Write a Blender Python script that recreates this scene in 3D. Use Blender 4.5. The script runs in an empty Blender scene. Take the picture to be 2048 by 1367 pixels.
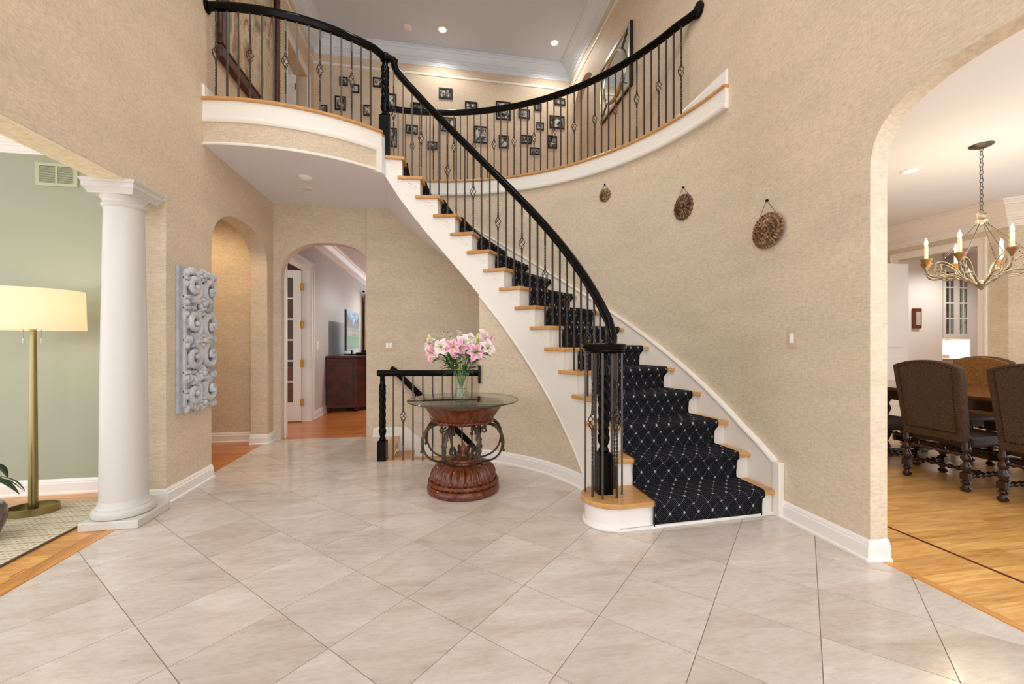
import bpy, math, random
from math import sin, cos, pi, radians as R_, sqrt, atan2
from mathutils import Vector, Matrix
random.seed(7)
SC = bpy.context.scene
COL = SC.collection

# ------------------------------------------------------------------ camera, sky, exposure
cam_d = bpy.data.cameras.new('camera'); cam = bpy.data.objects.new('camera', cam_d); COL.objects.link(cam)
cam.location = (0, 0, 1.23); cam.rotation_euler = (R_(90), 0, R_(-10))
cam_d.sensor_width = 36; cam_d.lens = 832 / 2048 * 36; cam_d.clip_start = .05
SC.camera = cam
W = bpy.data.worlds.new('sky'); SC.world = W; W.use_nodes = True
bg = W.node_tree.nodes['Background']; bg.inputs[0].default_value = (.93, .96, 1, 1); bg.inputs[1].default_value = 2.4
VS = SC.view_settings; VS.view_transform = 'Standard'; VS.look = 'None'; VS.exposure = 0.0; VS.gamma = 1
VS.use_curve_mapping = False
SC.cycles.max_bounces = 10; SC.cycles.diffuse_bounces = 6; SC.cycles.glossy_bounces = 5
SC.cycles.transmission_bounces = 8; SC.cycles.transparent_max_bounces = 16
SC.cycles.caustics_reflective = False; SC.cycles.caustics_refractive = False
SC.cycles.sample_clamp_indirect = 4

# ------------------------------------------------------------------ helpers
def lin(c):
    c = c / 255
    return c / 12.92 if c <= .04045 else ((c + .055) / 1.055) ** 2.4
def rgb(r, g, b): return (lin(r), lin(g), lin(b), 1)
def tag(o, label=None, cat=None, group=None, kind=None):
    if label: o['label'] = label
    if cat: o['category'] = cat
    if group: o['group'] = group
    if kind: o['kind'] = kind
    return o
def root_of(o):
    while o.parent: o = o.parent
    return o
def thing(name, label, cat, loc=(0, 0, 0), rz=0, group=None, kind=None):
    o = bpy.data.objects.new(name, None); COL.objects.link(o); o.empty_display_size = .05
    o.location = loc; o.rotation_euler = (0, 0, rz)
    return tag(o, label, cat, group, kind)
def copy_tree(o, parent=None):
    c = o.copy(); COL.objects.link(c); c.parent = parent
    for ch in list(o.children): copy_tree(ch, c)
    return c
class MB:
    def __init__(s): s.v = []; s.f = []; s.uv = {}
    def add(s, vs, fs):
        n = len(s.v); s.v += [tuple(v) for v in vs]; s.f += [tuple(i + n for i in f) for f in fs]; return s
    def box(s, x0, x1, y0, y1, z0, z1):
        return s.add([(x0, y0, z0), (x1, y0, z0), (x1, y1, z0), (x0, y1, z0), (x0, y0, z1), (x1, y0, z1), (x1, y1, z1), (x0, y1, z1)],
                     [(3, 2, 1, 0), (4, 5, 6, 7), (0, 1, 5, 4), (1, 2, 6, 5), (2, 3, 7, 6), (3, 0, 4, 7)])
    def prism(s, poly, t0, t1, axis='z'):
        n = len(poly)
        m = {'z': lambda p, t: (p[0], p[1], t), 'x': lambda p, t: (t, p[0], p[1]), 'y': lambda p, t: (p[0], t, p[1])}[axis]
        vs = [m(p, t0) for p in poly] + [m(p, t1) for p in poly]
        fs = [tuple(range(n))[::-1], tuple(range(n, 2 * n))] + [(i, (i + 1) % n, n + (i + 1) % n, n + i) for i in range(n)]
        return s.add(vs, fs)
    def lathe(s, prof, n=24, c=(0, 0, 0), cap=True):
        vs = []; fs = []; m = len(prof)
        for r, z in prof:
            for i in range(n):
                a = 2 * pi * i / n; vs.append((c[0] + r * cos(a), c[1] + r * sin(a), c[2] + z))
        for j in range(m - 1):
            for i in range(n):
                k = (i + 1) % n; fs.append((j * n + i, j * n + k, (j + 1) * n + k, (j + 1) * n + i))
        if cap: fs.append(tuple(range(n))[::-1]); fs.append(tuple(range((m - 1) * n, m * n)))
        return s.add(vs, fs)
    def grid(s, rows, closed_u=False, closed_v=False):
        nr = len(rows); nc = len(rows[0]); vs = [p for r in rows for p in r]; fs = []
        for j in range(nr if closed_v else nr - 1):
            for i in range(nc if closed_u else nc - 1):
                j2 = (j + 1) % nr; i2 = (i + 1) % nc
                fs.append((j * nc + i, j * nc + i2, j2 * nc + i2, j2 * nc + i))
        return s.add(vs, fs)
    def sweep(s, path, prof, cap=True, up=Vector((0, 0, 1)), twist=None, scale=None, closed=False):
        path = [Vector(p) for p in path]; n = len(path); rows = []
        for i, p in enumerate(path):
            if closed: t = path[(i + 1) % n] - path[i - 1]
            else: t = path[min(i + 1, n - 1)] - path[max(i - 1, 0)]
            t.normalize()
            sd = t.cross(up)
            if sd.length < 1e-4: sd = t.cross(Vector((0, 1, 0)))
            if sd.length < 1e-4: sd = Vector((1, 0, 0))
            sd.normalize(); nn = sd.cross(t)
            k = scale[i] if scale else 1; tw = twist[i] if twist else 0; ca, sa = cos(tw), sin(tw)
            rows.append([p + sd * (k * (u * ca - w * sa)) + nn * (k * (u * sa + w * ca)) for u, w in prof])
        base = len(s.v); s.grid(rows, closed_u=True, closed_v=closed); m = len(prof)
        if cap and not closed:
            s.f.append(tuple(base + i for i in range(m))[::-1]); s.f.append(tuple(base + (n - 1) * m + i for i in range(m)))
        return s
    def tube(s, path, r, n=8, closed=False, up=Vector((0, 0, 1)), cap=True):
        pr = [(cos(2 * pi * i / n), sin(2 * pi * i / n)) for i in range(n)]
        sc = list(r) if hasattr(r, '__len__') else [r] * len(path)
        return s.sweep(path, pr, scale=sc, closed=closed, up=up, cap=cap)
    def ball(s, c, r, n=10, m=6):
        rx, ry, rz = r if hasattr(r, '__len__') else (r, r, r)
        rows = []
        for j in range(m + 1):
            t = pi * j / m; rows.append([(c[0] + rx * sin(t) * cos(2 * pi * i / n), c[1] + ry * sin(t) * sin(2 * pi * i / n), c[2] - rz * cos(t)) for i in range(n)])
        return s.grid(rows, closed_u=True)
    def move(s, M):
        s.v = [tuple(M @ Vector(v)) for v in s.v]; return s
    def mesh(s, name, mat, smooth=False, off=(0, 0, 0)):
        me = bpy.data.meshes.new(name)
        vs = [(v[0] - off[0], v[1] - off[1], v[2] - off[2]) for v in s.v] if any(off) else s.v
        me.from_pydata(vs, [], s.f)
        me.materials.append(mat)
        if s.uv:
            ul = me.uv_layers.new(name='UVMap')
            for l in me.loops: ul.data[l.index].uv = s.uv.get(l.vertex_index, (0, 0))
        if smooth:
            me.polygons.foreach_set('use_smooth', [True] * len(me.polygons))
            if smooth != 'all': me.set_sharp_from_angle(angle=R_(smooth if smooth is not True else 38))
        me.update()
        return me
    def build(s, name, mat, parent=None, smooth=False, world=True, bevel=0, **kw):
        off = tuple(root_of(parent).location) if (parent and world) else (0, 0, 0)
        o = bpy.data.objects.new(name, s.mesh(name, mat, smooth, off)); COL.objects.link(o)
        if parent: o.parent = parent
        if bevel:
            b = o.modifiers.new('bevel', 'BEVEL'); b.width = bevel; b.segments = 2; b.limit_method = 'ANGLE'; b.angle_limit = R_(40)
        return tag(o, **kw)
def inst(name, mesh, parent, loc=(0, 0, 0), rot=(0, 0, 0), world=True):
    o = bpy.data.objects.new(name, mesh); COL.objects.link(o)
    if parent:
        o.parent = parent
        if world:
            q = root_of(parent).location; loc = (loc[0] - q[0], loc[1] - q[1], loc[2] - q[2])
    o.location = loc; o.rotation_euler = rot
    return o
def clip(poly, nx, ny, d):            # keep nx*x + ny*y <= d
    out = []
    for i, p in enumerate(poly):
        q = poly[(i + 1) % len(poly)]; a = nx * p[0] + ny * p[1] - d; b = nx * q[0] + ny * q[1] - d
        if a <= 0: out.append(p)
        if a * b < 0:
            t = a / (a - b); out.append((p[0] + (q[0] - p[0]) * t, p[1] + (q[1] - p[1]) * t))
    return out
def clip_rect(poly, x0, x1, y0, y1):
    for n in ((-1, 0, -x0), (1, 0, x1), (0, -1, -y0), (0, 1, y1)):
        if poly: poly = clip(poly, *n)
    return poly
def area(p): return abs(sum(p[i][0] * p[(i + 1) % len(p)][1] - p[(i + 1) % len(p)][0] * p[i][1] for i in range(len(p)))) / 2
def arch(c, hw, spring, rise, n=2.3, seg=28):   # from +hw side to -hw side
    pts = []
    for i in range(seg + 1):
        t = pi * i / seg; ct, st = cos(t), sin(t)
        pts.append((c + hw * math.copysign(abs(ct) ** (2 / n), ct), spring + rise * abs(st) ** (2 / n)))
    return pts

def catmull(P, m=4):
    out = []
    for i in range(len(P) - 1):
        p0, p1, p2, p3 = P[max(i - 1, 0)], P[i], P[i + 1], P[min(i + 2, len(P) - 1)]
        for k in range(m):
            t = k / m; out.append(tuple(.5 * (2 * b + (c - a) * t + (2 * a - 5 * b + 4 * c - d) * t * t + (3 * b - a - 3 * c + d) * t ** 3) for a, b, c, d in zip(p0, p1, p2, p3)))
    return out + [tuple(P[-1])]

# ------------------------------------------------------------------ materials
def nmat(name):
    m = bpy.data.materials.new(name); m.use_nodes = True
    nt = m.node_tree; return m, nt, nt.nodes['Principled BSDF']
def pmat(name, col, rough=.5, metal=0, spec=.5, coat=0, emit=None, es=0, alpha=None, trans=0, ior=1.45, noise=None, bump=0, bscale=40):
    m, nt, b = nmat(name)
    b.inputs['Base Color'].default_value = col; b.inputs['Roughness'].default_value = rough; b.inputs['Metallic'].default_value = metal
    b.inputs['Specular IOR Level'].default_value = spec; b.inputs['Coat Weight'].default_value = coat; b.inputs['Coat Roughness'].default_value = .08
    b.inputs['Transmission Weight'].default_value = trans; b.inputs['IOR'].default_value = ior
    if emit: b.inputs['Emission Color'].default_value = emit; b.inputs['Emission Strength'].default_value = es
    if noise or bump:
        tc = nt.nodes.new('ShaderNodeTexCoord')
        nz = nt.nodes.new('ShaderNodeTexNoise'); nz.inputs['Scale'].default_value = noise[1] if noise else bscale; nz.inputs['Detail'].default_value = 5
        nt.links.new(tc.outputs['Object'], nz.inputs['Vector'])
        if noise:
            mx = nt.nodes.new('ShaderNodeMixRGB'); mx.inputs[1].default_value = col; mx.inputs[2].default_value = noise[0]
            cr = nt.nodes.new('ShaderNodeValToRGB'); cr.color_ramp.elements[0].position = .35; cr.color_ramp.elements[1].position = .65
            nt.links.new(nz.outputs['Fac'], cr.inputs['Fac']); nt.links.new(cr.outputs['Color'], mx.inputs[0]); nt.links.new(mx.outputs[0], b.inputs['Base Color'])
        if bump:
            bp = nt.nodes.new('ShaderNodeBump'); bp.inputs['Strength'].default_value = bump; bp.inputs['Distance'].default_value = .01
            n2 = nt.nodes.new('ShaderNodeTexNoise'); n2.inputs['Scale'].default_value = bscale; n2.inputs['Detail'].default_value = 3
            nt.links.new(tc.outputs['Object'], n2.inputs['Vector'])
            nt.links.new(n2.outputs['Fac'], bp.inputs['Height']); nt.links.new(bp.outputs[0], b.inputs['Normal'])
    return m
def mapping(nt, sc=(1, 1, 1), rot=(0, 0, 0), src='Object'):
    tc = nt.nodes.new('ShaderNodeTexCoord'); mp = nt.nodes.new('ShaderNodeMapping')
    mp.inputs['Scale'].default_value = sc; mp.inputs['Rotation'].default_value = rot
    nt.links.new(tc.outputs[src], mp.inputs['Vector']); return mp.outputs[0]
def noise(nt, vec, scale, detail=4, rough=.55, dist=0):
    n = nt.nodes.new('ShaderNodeTexNoise'); n.inputs['Scale'].default_value = scale; n.inputs['Detail'].default_value = detail
    n.inputs['Roughness'].default_value = rough; n.inputs['Distortion'].default_value = dist
    nt.links.new(vec, n.inputs['Vector']); return n.outputs['Fac']
def ramp(nt, fac, stops):
    r = nt.nodes.new('ShaderNodeValToRGB'); e = r.color_ramp.elements
    while len(e) < len(stops): e.new(.5)
    for i, (p, c) in enumerate(stops): e[i].position = p; e[i].color = c
    nt.links.new(fac, r.inputs['Fac']); return r.outputs['Color']
def mix(nt, fac, a, b, mode='MIX'):
    m = nt.nodes.new('ShaderNodeMixRGB'); m.blend_type = mode
    for i, x in enumerate((fac, a, b)):
        if hasattr(x, 'is_output'): nt.links.new(x, m.inputs[i])
        else: m.inputs[i].default_value = x
    return m.outputs[0]
def math_(nt, op, a, b=None, c=None):
    m = nt.nodes.new('ShaderNodeMath'); m.operation = op
    for i, x in enumerate((a, b, c)):
        if x is None: continue
        if hasattr(x, 'is_output'): nt.links.new(x, m.inputs[i])
        else: m.inputs[i].default_value = x
    return m.outputs[0]
def bumpn(nt, b, h, strength=.3, dist=.004):
    bp = nt.nodes.new('ShaderNodeBump'); bp.inputs['Strength'].default_value = strength; bp.inputs['Distance'].default_value = dist
    nt.links.new(h, bp.inputs['Height']); nt.links.new(bp.outputs[0], b.inputs['Normal'])

def wallpaper(name, c0, c1, c2):
    m, nt, b = nmat(name)
    v = mapping(nt, (1, 1, 1)); vh = mapping(nt, (1, 1, 3.2)); vw = mapping(nt, (1, 1, .12)); vz = mapping(nt, (.12, .12, 1))
    big = noise(nt, vh, 1.6, 5, .6); fine = noise(nt, vh, 26, 5, .65)
    col = ramp(nt, big, [(.33, c0), (.5, c1), (.68, c2)])
    wv = noise(nt, vw, 160, 2); wh = noise(nt, vz, 160, 2)
    weave = math_(nt, 'ADD', wv, wh)
    g = ramp(nt, fine, [(.3, (.80, .78, .75, 1)), (.62, (1.04, 1.04, 1.04, 1))])
    col = mix(nt, .8, col, g, 'MULTIPLY')
    g2 = ramp(nt, weave, [(.72, (.88, .86, .84, 1)), (1.0, (1.05, 1.05, 1.05, 1))])
    col = mix(nt, .7, col, g2, 'MULTIPLY')
    nt.links.new(col, b.inputs['Base Color']); b.inputs['Roughness'].default_value = .62; b.inputs['Specular IOR Level'].default_value = .25
    bumpn(nt, b, weave, .12, .002)
    return m
M_wall = wallpaper('beige_linen_wallpaper', rgb(212, 196, 174), rgb(218, 201, 178), rgb(223, 205, 182))
M_dwall = wallpaper('dining_wallpaper', rgb(208, 196, 174), rgb(216, 204, 184), rgb(222, 211, 192))
M_green = pmat('sage_paint', rgb(163, 166, 144), .6, bump=.05, bscale=150)
M_cream = wallpaper('cream_soffit_paper', rgb(236, 226, 194), rgb(240, 230, 200), rgb(243, 234, 206))
M_grey = pmat('pale_grey_paint', rgb(206, 205, 203), .6)
M_white = pmat('white_trim', rgb(238, 234, 229), .35)
M_string = pmat('cream_stringer_paint', rgb(240, 235, 226), .38)
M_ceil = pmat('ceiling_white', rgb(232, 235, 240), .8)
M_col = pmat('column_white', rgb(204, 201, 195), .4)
M_ceilu = pmat('ceiling_white_cool_lit', rgb(214, 224, 236), .8)  # ceiling white with cool light put into the colour against warm wall bounce
M_crown = pmat('trim_white_cool_lit', rgb(222, 230, 238), .4)  # trim white with the cool mixed light up here tinted in
M_black = pmat('gloss_black', rgb(8, 7, 7), .16, spec=.14, coat=.03)
M_iron = pmat('dark_iron', rgb(86, 79, 73), .38, metal=.7)
M_brass = pmat('brushed_brass', rgb(158, 144, 100), .3, metal=1)
M_gold = pmat('polished_brass', rgb(212, 172, 84), .25, metal=1)
M_chrome = pmat('silver_leaf', rgb(205, 200, 184), .22, metal=1)
M_mirror = pmat('mirror_glass', rgb(225, 225, 225), .02, metal=1)
M_switch = pmat('switch_white', rgb(250, 250, 252), .3)
M_plate = pmat('papered_plate', rgb(208, 188, 160), .5)
M_frame = pmat('espresso_frame', rgb(34, 26, 22), .35)

def oak(name, a, b_, c, dirx=True, rough=.28, spots=True):
    m, nt, b = nmat(name)
    oi = nt.nodes.new('ShaderNodeObjectInfo')
    tc = nt.nodes.new('ShaderNodeTexCoord'); ad = nt.nodes.new('ShaderNodeVectorMath'); ad.operation = 'ADD'
    sc = nt.nodes.new('ShaderNodeVectorMath'); sc.operation = 'SCALE'; sc.inputs[0].default_value = (13, 7, 3)
    nt.links.new(oi.outputs['Random'], sc.inputs['Scale']); nt.links.new(tc.outputs['Object'], ad.inputs[0]); nt.links.new(sc.outputs[0], ad.inputs[1])
    mp = nt.nodes.new('ShaderNodeMapping'); mp.inputs['Scale'].default_value = (1.2, 14, 14) if dirx else (14, 1.2, 14)
    nt.links.new(ad.outputs[0], mp.inputs['Vector']); v = mp.outputs[0]
    n1 = noise(nt, v, 2.2, 6, .62, 1.0); n2 = noise(nt, v, 9, 4, .6)
    col = ramp(nt, n1, [(.3, a), (.52, b_), (.72, c)])
    g = ramp(nt, n2, [(.3, (.82, .78, .72, 1)), (.6, (1.03, 1.03, 1.03, 1))]); col = mix(nt, .7, col, g, 'MULTIPLY')
    t = ramp(nt, oi.outputs['Random'], [(0, (.80, .74, .66, 1)), (.5, (1, 1, 1, 1)), (1, (1.12, 1.12, 1.1, 1))]); col = mix(nt, .75, col, t, 'MULTIPLY')
    nt.links.new(col, b.inputs['Base Color']); b.inputs['Roughness'].default_value = rough
    return m
M_oakx = oak('honey_oak_planks', rgb(188, 126, 62), rgb(216, 158, 88), rgb(232, 182, 112))
M_oakd = oak('dining_oak_planks', rgb(198, 140, 72), rgb(226, 176, 104), rgb(238, 198, 132))
M_oakf = oak('amber_oak_planks', rgb(160, 88, 40), rgb(190, 112, 54), rgb(206, 130, 70), rough=.22)
M_tread = oak('stair_oak', rgb(190, 138, 80), rgb(206, 156, 98), rgb(218, 172, 116), rough=.3)
M_oakedge = oak('oak_border', rgb(176, 112, 52), rgb(204, 142, 74), rgb(216, 158, 90), dirx=False)
M_inlay = pmat('walnut_inlay', rgb(92, 44, 24), .3)

def marble():
    m, nt, b = nmat('travertine_tile')
    oi = nt.nodes.new('ShaderNodeObjectInfo'); tc = nt.nodes.new('ShaderNodeTexCoord')
    ad = nt.nodes.new('ShaderNodeVectorMath'); ad.operation = 'ADD'; sc = nt.nodes.new('ShaderNodeVectorMath'); sc.operation = 'SCALE'
    sc.inputs[0].default_value = (17, 11, 5)
    nt.links.new(oi.outputs['Random'], sc.inputs['Scale']); nt.links.new(tc.outputs['Object'], ad.inputs[0]); nt.links.new(sc.outputs[0], ad.inputs[1])
    mp = nt.nodes.new('ShaderNodeMapping'); mp.inputs['Scale'].default_value = (1.6, 5.5, 1); mp.inputs['Rotation'].default_value = (0, 0, R_(-25))
    nt.links.new(ad.outputs[0], mp.inputs['Vector']); v = mp.outputs[0]
    big = noise(nt, v, 1.1, 6, .62, .8); fine = noise(nt, v, 11, 8, .75)
    col = ramp(nt, big, [(.28, rgb(190, 174, 160)), (.45, rgb(205, 192, 181)), (.6, rgb(212, 201, 191)), (.76, rgb(222, 215, 208))])
    g = ramp(nt, fine, [(.34, (.84, .81, .78, 1)), (.52, (1, 1, 1, 1)), (.68, (1.06, 1.06, 1.07, 1))]); col = mix(nt, .75, col, g, 'MULTIPLY')
    t = ramp(nt, oi.outputs['Random'], [(0, (.92, .90, .87, 1)), (.5, (1, 1, 1, 1)), (1, (1.03, 1.02, 1.02, 1))]); col = mix(nt, 1, col, t, 'MULTIPLY')
    nt.links.new(col, b.inputs['Base Color'])
    rr = ramp(nt, fine, [(.3, (.17, .17, .17, 1)), (.7, (.08, .08, .08, 1))]); nt.links.new(rr, b.inputs['Roughness'])
    b.inputs['Specular IOR Level'].default_value = .5
    return m
M_tile = marble()
M_grout = pmat('grout', rgb(150, 138, 124), .8)

def carpet():
    m, nt, b = nmat('black_lattice_carpet')
    tc = nt.nodes.new('ShaderNodeTexCoord'); sp = nt.nodes.new('ShaderNodeSeparateXYZ'); nt.links.new(tc.outputs['UV'], sp.inputs[0])
    u, v = sp.outputs[0], sp.outputs[1]
    PU, PV = .109, .142
    def tri(x):   # distance to nearest integer
        return math_(nt, 'PINGPONG', x, .5)
    us = math_(nt, 'DIVIDE', u, PU); vs = math_(nt, 'DIVIDE', v, PV)
    s1 = tri(math_(nt, 'ADD', us, vs)); s2 = tri(math_(nt, 'SUBTRACT', us, vs))
    line = math_(nt, 'LESS_THAN', math_(nt, 'MINIMUM', s1, s2), .012)
    dia = math_(nt, 'LESS_THAN', math_(nt, 'MAXIMUM', s1, s2), .088)
    core = math_(nt, 'LESS_THAN', math_(nt, 'MAXIMUM', s1, s2), .03)
    d1 = tri(math_(nt, 'MULTIPLY', math_(nt, 'ADD', u, v), 72)); d2 = tri(math_(nt, 'MULTIPLY', math_(nt, 'SUBTRACT', u, v), 72))
    dot = math_(nt, 'LESS_THAN', math_(nt, 'MAXIMUM', d1, d2), .17)
    col = mix(nt, dot, rgb(15, 16, 22), rgb(92, 93, 100))
    col = mix(nt, line, col, rgb(104, 102, 104)); col = mix(nt, dia, col, rgb(170, 166, 164)); col = mix(nt, core, col, rgb(186, 182, 178))
    nt.links.new(col, b.inputs['Base Color']); b.inputs['Roughness'].default_value = .95; b.inputs['Specular IOR Level'].default_value = .1
    bumpn(nt, b, math_(nt, 'MAXIMUM', d1, d2), .4, .002)
    return m
M_carpet = carpet()

def thin_glass(name, tint=(.95, .97, .95, 1), refl=.12):
    m, nt, b = nmat(name); out = nt.nodes['Material Output']
    tr = nt.nodes.new('ShaderNodeBsdfTransparent'); tr.inputs[0].default_value = tint
    gl = nt.nodes.new('ShaderNodeBsdfGlossy'); gl.inputs['Roughness'].default_value = .02
    lw = nt.nodes.new('ShaderNodeLayerWeight'); fac = math_(nt, 'ADD', math_(nt, 'MULTIPLY', math_(nt, 'POWER', lw.outputs['Facing'], 5), .9), .045)
    mx = nt.nodes.new('ShaderNodeMixShader'); nt.links.new(fac, mx.inputs[0]); nt.links.new(tr.outputs[0], mx.inputs[1]); nt.links.new(gl.outputs[0], mx.inputs[2])
    nt.links.new(mx.outputs[0], out.inputs[0]); return m
M_pane = thin_glass('window_pane')
M_tglass = thin_glass('table_glass', (.86, .88, .84, 1))
M_tedge = pmat('glass_edge', rgb(60, 74, 66), .1, trans=.4, ior=1.5)
M_vase = thin_glass('vase_glass', (.93, .96, .93, 1))
M_water = thin_glass('vase_water', (.90, .95, .88, 1))

# ------------------------------------------------------------------ plan constants
AL, AR, BB, BF = -2.035, 2.385, 5.64, 7.35
ZU, ZC, ZT = 3.375, 2.965, 6.30
CX, CY = -.388, 2.895
RI, RO, RB, RG = 1.625, 2.772, 1.66, 2.74
def ang(k): return 10 + 6.55 * (k - 4)
RISE = .1995
def zk(k): return ZU - (17 - k) * RISE
def zn(a): return zk((a - 10) / 6.55 + 4)
def pol(a, r, z=None):
    x = CX + r * cos(R_(a)); y = CY + r * sin(R_(a))
    return (x, y) if z is None else (x, y, z)
BT = [(-4, .02), (9, .03), (13.4, .091), (18.5, .283), (30.3, .693), (41.4, 1.077), (51.9, 1.44), (62, 1.768), (71.8, 2.092), (81.3, 2.402), (90.4, 2.732), (95.8, 2.965), (99, 2.965)]
def zbot(a):
    for (a0, z0), (a1, z1) in zip(BT, BT[1:]):
        if a <= a1: return z0 + (z1 - z0) * max(0, (a - a0) / (a1 - a0))
    return BT[-1][1]
def frange(a, b, n): return [a + (b - a) * i / n for i in range(n + 1)]

# ================================================================== SETTING
def plankmat():
    m, nt, b = nmat('amber_oak_floor_far')
    v = mapping(nt)
    br = nt.nodes.new('ShaderNodeTexBrick'); br.inputs['Scale'].default_value = 1; br.inputs['Brick Width'].default_value = 1.1; br.inputs['Row Height'].default_value = .083
    br.inputs['Mortar Size'].default_value = .0015; br.inputs['Color1'].default_value = rgb(186, 108, 52); br.inputs['Color2'].default_value = rgb(206, 130, 68); br.inputs['Mortar'].default_value = rgb(130, 70, 32)
    nt.links.new(v, br.inputs['Vector'])
    n = noise(nt, mapping(nt, (1.5, 18, 1)), 2.5, 5); g = ramp(nt, n, [(.3, (.85, .8, .75, 1)), (.65, (1.05, 1.05, 1.05, 1))])
    nt.links.new(mix(nt, .8, br.outputs['Color'], g, 'MULTIPLY'), b.inputs['Base Color']); b.inputs['Roughness'].default_value = .22
    return m
M_farfloor = plankmat()
def struct(mb, name, mat, label, smooth=False, bevel=0, parent=None):
    return mb.build(name, mat, parent, smooth, bevel=bevel, label=label, cat='' or None, kind='structure')

# ---- tiled foyer floor
floor = struct(MB().box(-2.085, 2.445, -2.2, 4.46, -.12, -.003).box(-2.085, -.6, 4.46, BB + .02, -.12, -.003), 'floor', M_grout, 'square travertine tiles laid diagonally across the foyer')
TS = .4057; e45 = cos(pi / 4)
def tcorner(u, d): return (-1.584 + TS * e45 * (u + d), 2.348 + TS * e45 * (d - u))
for u in range(-14, 22):
    for d in range(-14, 22):
        g = .0017 / TS
        q = [tcorner(u + g, d + g), tcorner(u + 1 - g, d + g), tcorner(u + 1 - g, d + 1 - g), tcorner(u + g, d + 1 - g)]
        ps = [p for p in (clip_rect(q, -2.085, 2.445, -1.2, 4.46), clip_rect(q, -2.085, -.6, 4.46, BB + .02)) if len(p) > 2 and area(p) > 4e-4]
        cxq, cyq = tcorner(u + .5, d + .5)
        if cyq > 2.9 and cxq > -.3 and math.hypot(cxq - CX, cyq - CY) > RI + .38: continue
        if not ps: continue
        mb = MB()
        for p in ps: mb.prism(p, -.012, 0)
        o = mb.build('tile', M_tile, floor); o['kind'] = 'structure'
# ---- plank floors
def planks(par, x0, x1, y0, y1, mat, L=.95, w=.083, seed=1):
    rnd = random.Random(seed); y = y0; cache = {}
    while y < y1 - .01:
        x = x0 - rnd.uniform(0, L)
        while x < x1:
            ll = L * rnd.uniform(.55, 1.25); a = max(x, x0); b = min(x + ll, x1); wy = min(w, y1 - y)
            if b - a > .03:
                o = MB().box(a + .0006, b - .0006, y + .0005, y + wy - .0005, -.012, 0).build('plank', mat, par); o['kind'] = 'structure'
            x += ll
        y += w
floor_d = struct(MB().box(2.445, 7.6, -.6, 6.3, -.12, -.003), 'floor_dining', M_oakd, 'honey oak strip floor of the dining room')
planks(floor_d, 2.49, 7.2, .7, 4.6, M_oakd, 1.25, seed=3)
MB().box(2.445, 2.49, -.6, 1.93, -.01, .004).build('edge_board', M_oakedge, floor_d, bevel=.002)['kind'] = 'structure'
MB().box(2.935, 2.958, -.6, 4.6, -.01, .0008).build('inlay_strip', M_inlay, floor_d)['kind'] = 'structure'
floor_l = struct(MB().box(-6, -2.085, -.6, 3.97, -.12, -.003), 'floor_living', M_oakx, 'honey oak strip floor of the green sitting room')
planks(floor_l, -4.2, -2.19, 1.6, 3.965, M_oakx, 1.1, seed=5)
MB().box(-2.13, -2.085, .3, 3.56, -.01, .004).build('edge_board', M_oakedge, floor_l, bevel=.002)['kind'] = 'structure'
MB().box(-2.19, -2.131, .3, 3.56, -.012, 0).build('border_plank', M_oakedge, floor_l)['kind'] = 'structure'
struct(MB().box(-3.8, -2.085, 4.1, BB, -.12, 0), 'floor_hall', M_farfloor, 'amber wood floor of the side hall behind the arch')
struct(MB().box(-1.96, 3.4, BB + .02, 14.2, -.12, 0), 'floor_family', M_farfloor, 'amber oak strip floor of the far family room')
struct(MB().box(-6, -1.96, BB + .2, 10, -.12, 0), 'floor_study', M_farfloor, 'amber wood floor of the study')

# ---- foyer walls
def wall_x(name, outline, x0, x1, mat, label):   # outline in (y, z)
    return struct(MB().prism(outline, x0, x1, 'x'), name, mat, label)
def wall_y(name, outline, y0, y1, mat, label):   # outline in (x, z)
    return struct(MB().prism(outline, y0, y1, 'y'), name, mat, label)
NA = arch(4.825, .625, 2.08, .42, 2.4)           # side hall arch, from far (5.45) to near (4.2)
wall_x('wall_left', [(-2.2, 0), (-2.2, ZU), (BB + .1, ZU), (BB + .1, 0), (5.45, 0)] + NA + [(4.20, 0), (3.56, 0), (3.56, 2.307), (.3, 2.307), (.3, 0)], AL, AL - .18, M_wall, 'beige wallpapered wall with the sitting room opening and a narrow arch')
wall_x('wall_upper_left', [(-2.2, ZU), (-2.2, ZT), (BF, ZT), (BF, ZU), (6.98, ZU), (6.98, 5.38), (6.1, 5.38), (6.1, ZU)], AL, AL - .18, M_wall, 'beige wallpapered upper wall with the dark framed painting')
struct(MB().prism([(AL - .002, .3), (AL - .182, .3), (AL - .182, 3.56), (AL - .002, 3.56)], 2.296, 2.3065), 'trim_1', M_cream, 'cream papered underside of the sitting room opening')
DA = arch(1.25, .70, 2.15, .44, 2.8, 40)
wall_x('wall_right', [(-2.2, 0), (-2.2, ZT), (BF, ZT), (BF, ZU), (7.2, ZU)] + arch(6.66, .54, 5.05, .60, 2.1) + [(6.12, ZU), (3.5, ZU), (3.5, 2.9), (2.9, 2.9), (2.9, 0), (1.95, 0)] + DA + [(.55, 0)], AR, AR + .115, M_wall, 'beige wallpapered wall with the wide dining room arch')
BA = arch(-1.386, .564, 2.03, .464, 2.35)
wall_y('wall_back', [(-3.8, 0), (-3.8, ZU), (.6, ZU), (.6, -2.4), (-.62, -2.4), (-.62, 0), (-.822, 0)] + BA + [(-1.95, 0)], BB, BB + .14, M_wall, 'beige wallpapered back wall with the family room arch')
# curved outer stair wall
mb = MB(); A = frange(-.2, 101, 60)
mb.grid([[pol(a, r, z) for r, z in ((RO, -2.4 if a > 55 else 0), (RO, ZU - .03), (RO + .12, ZU - .03), (RO + .12, -2.4 if a > 55 else 0))] for a in A], closed_u=True)
struct(mb, 'wall_curved', M_wall, 'curved beige wallpapered wall behind the staircase', smooth=True)
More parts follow.
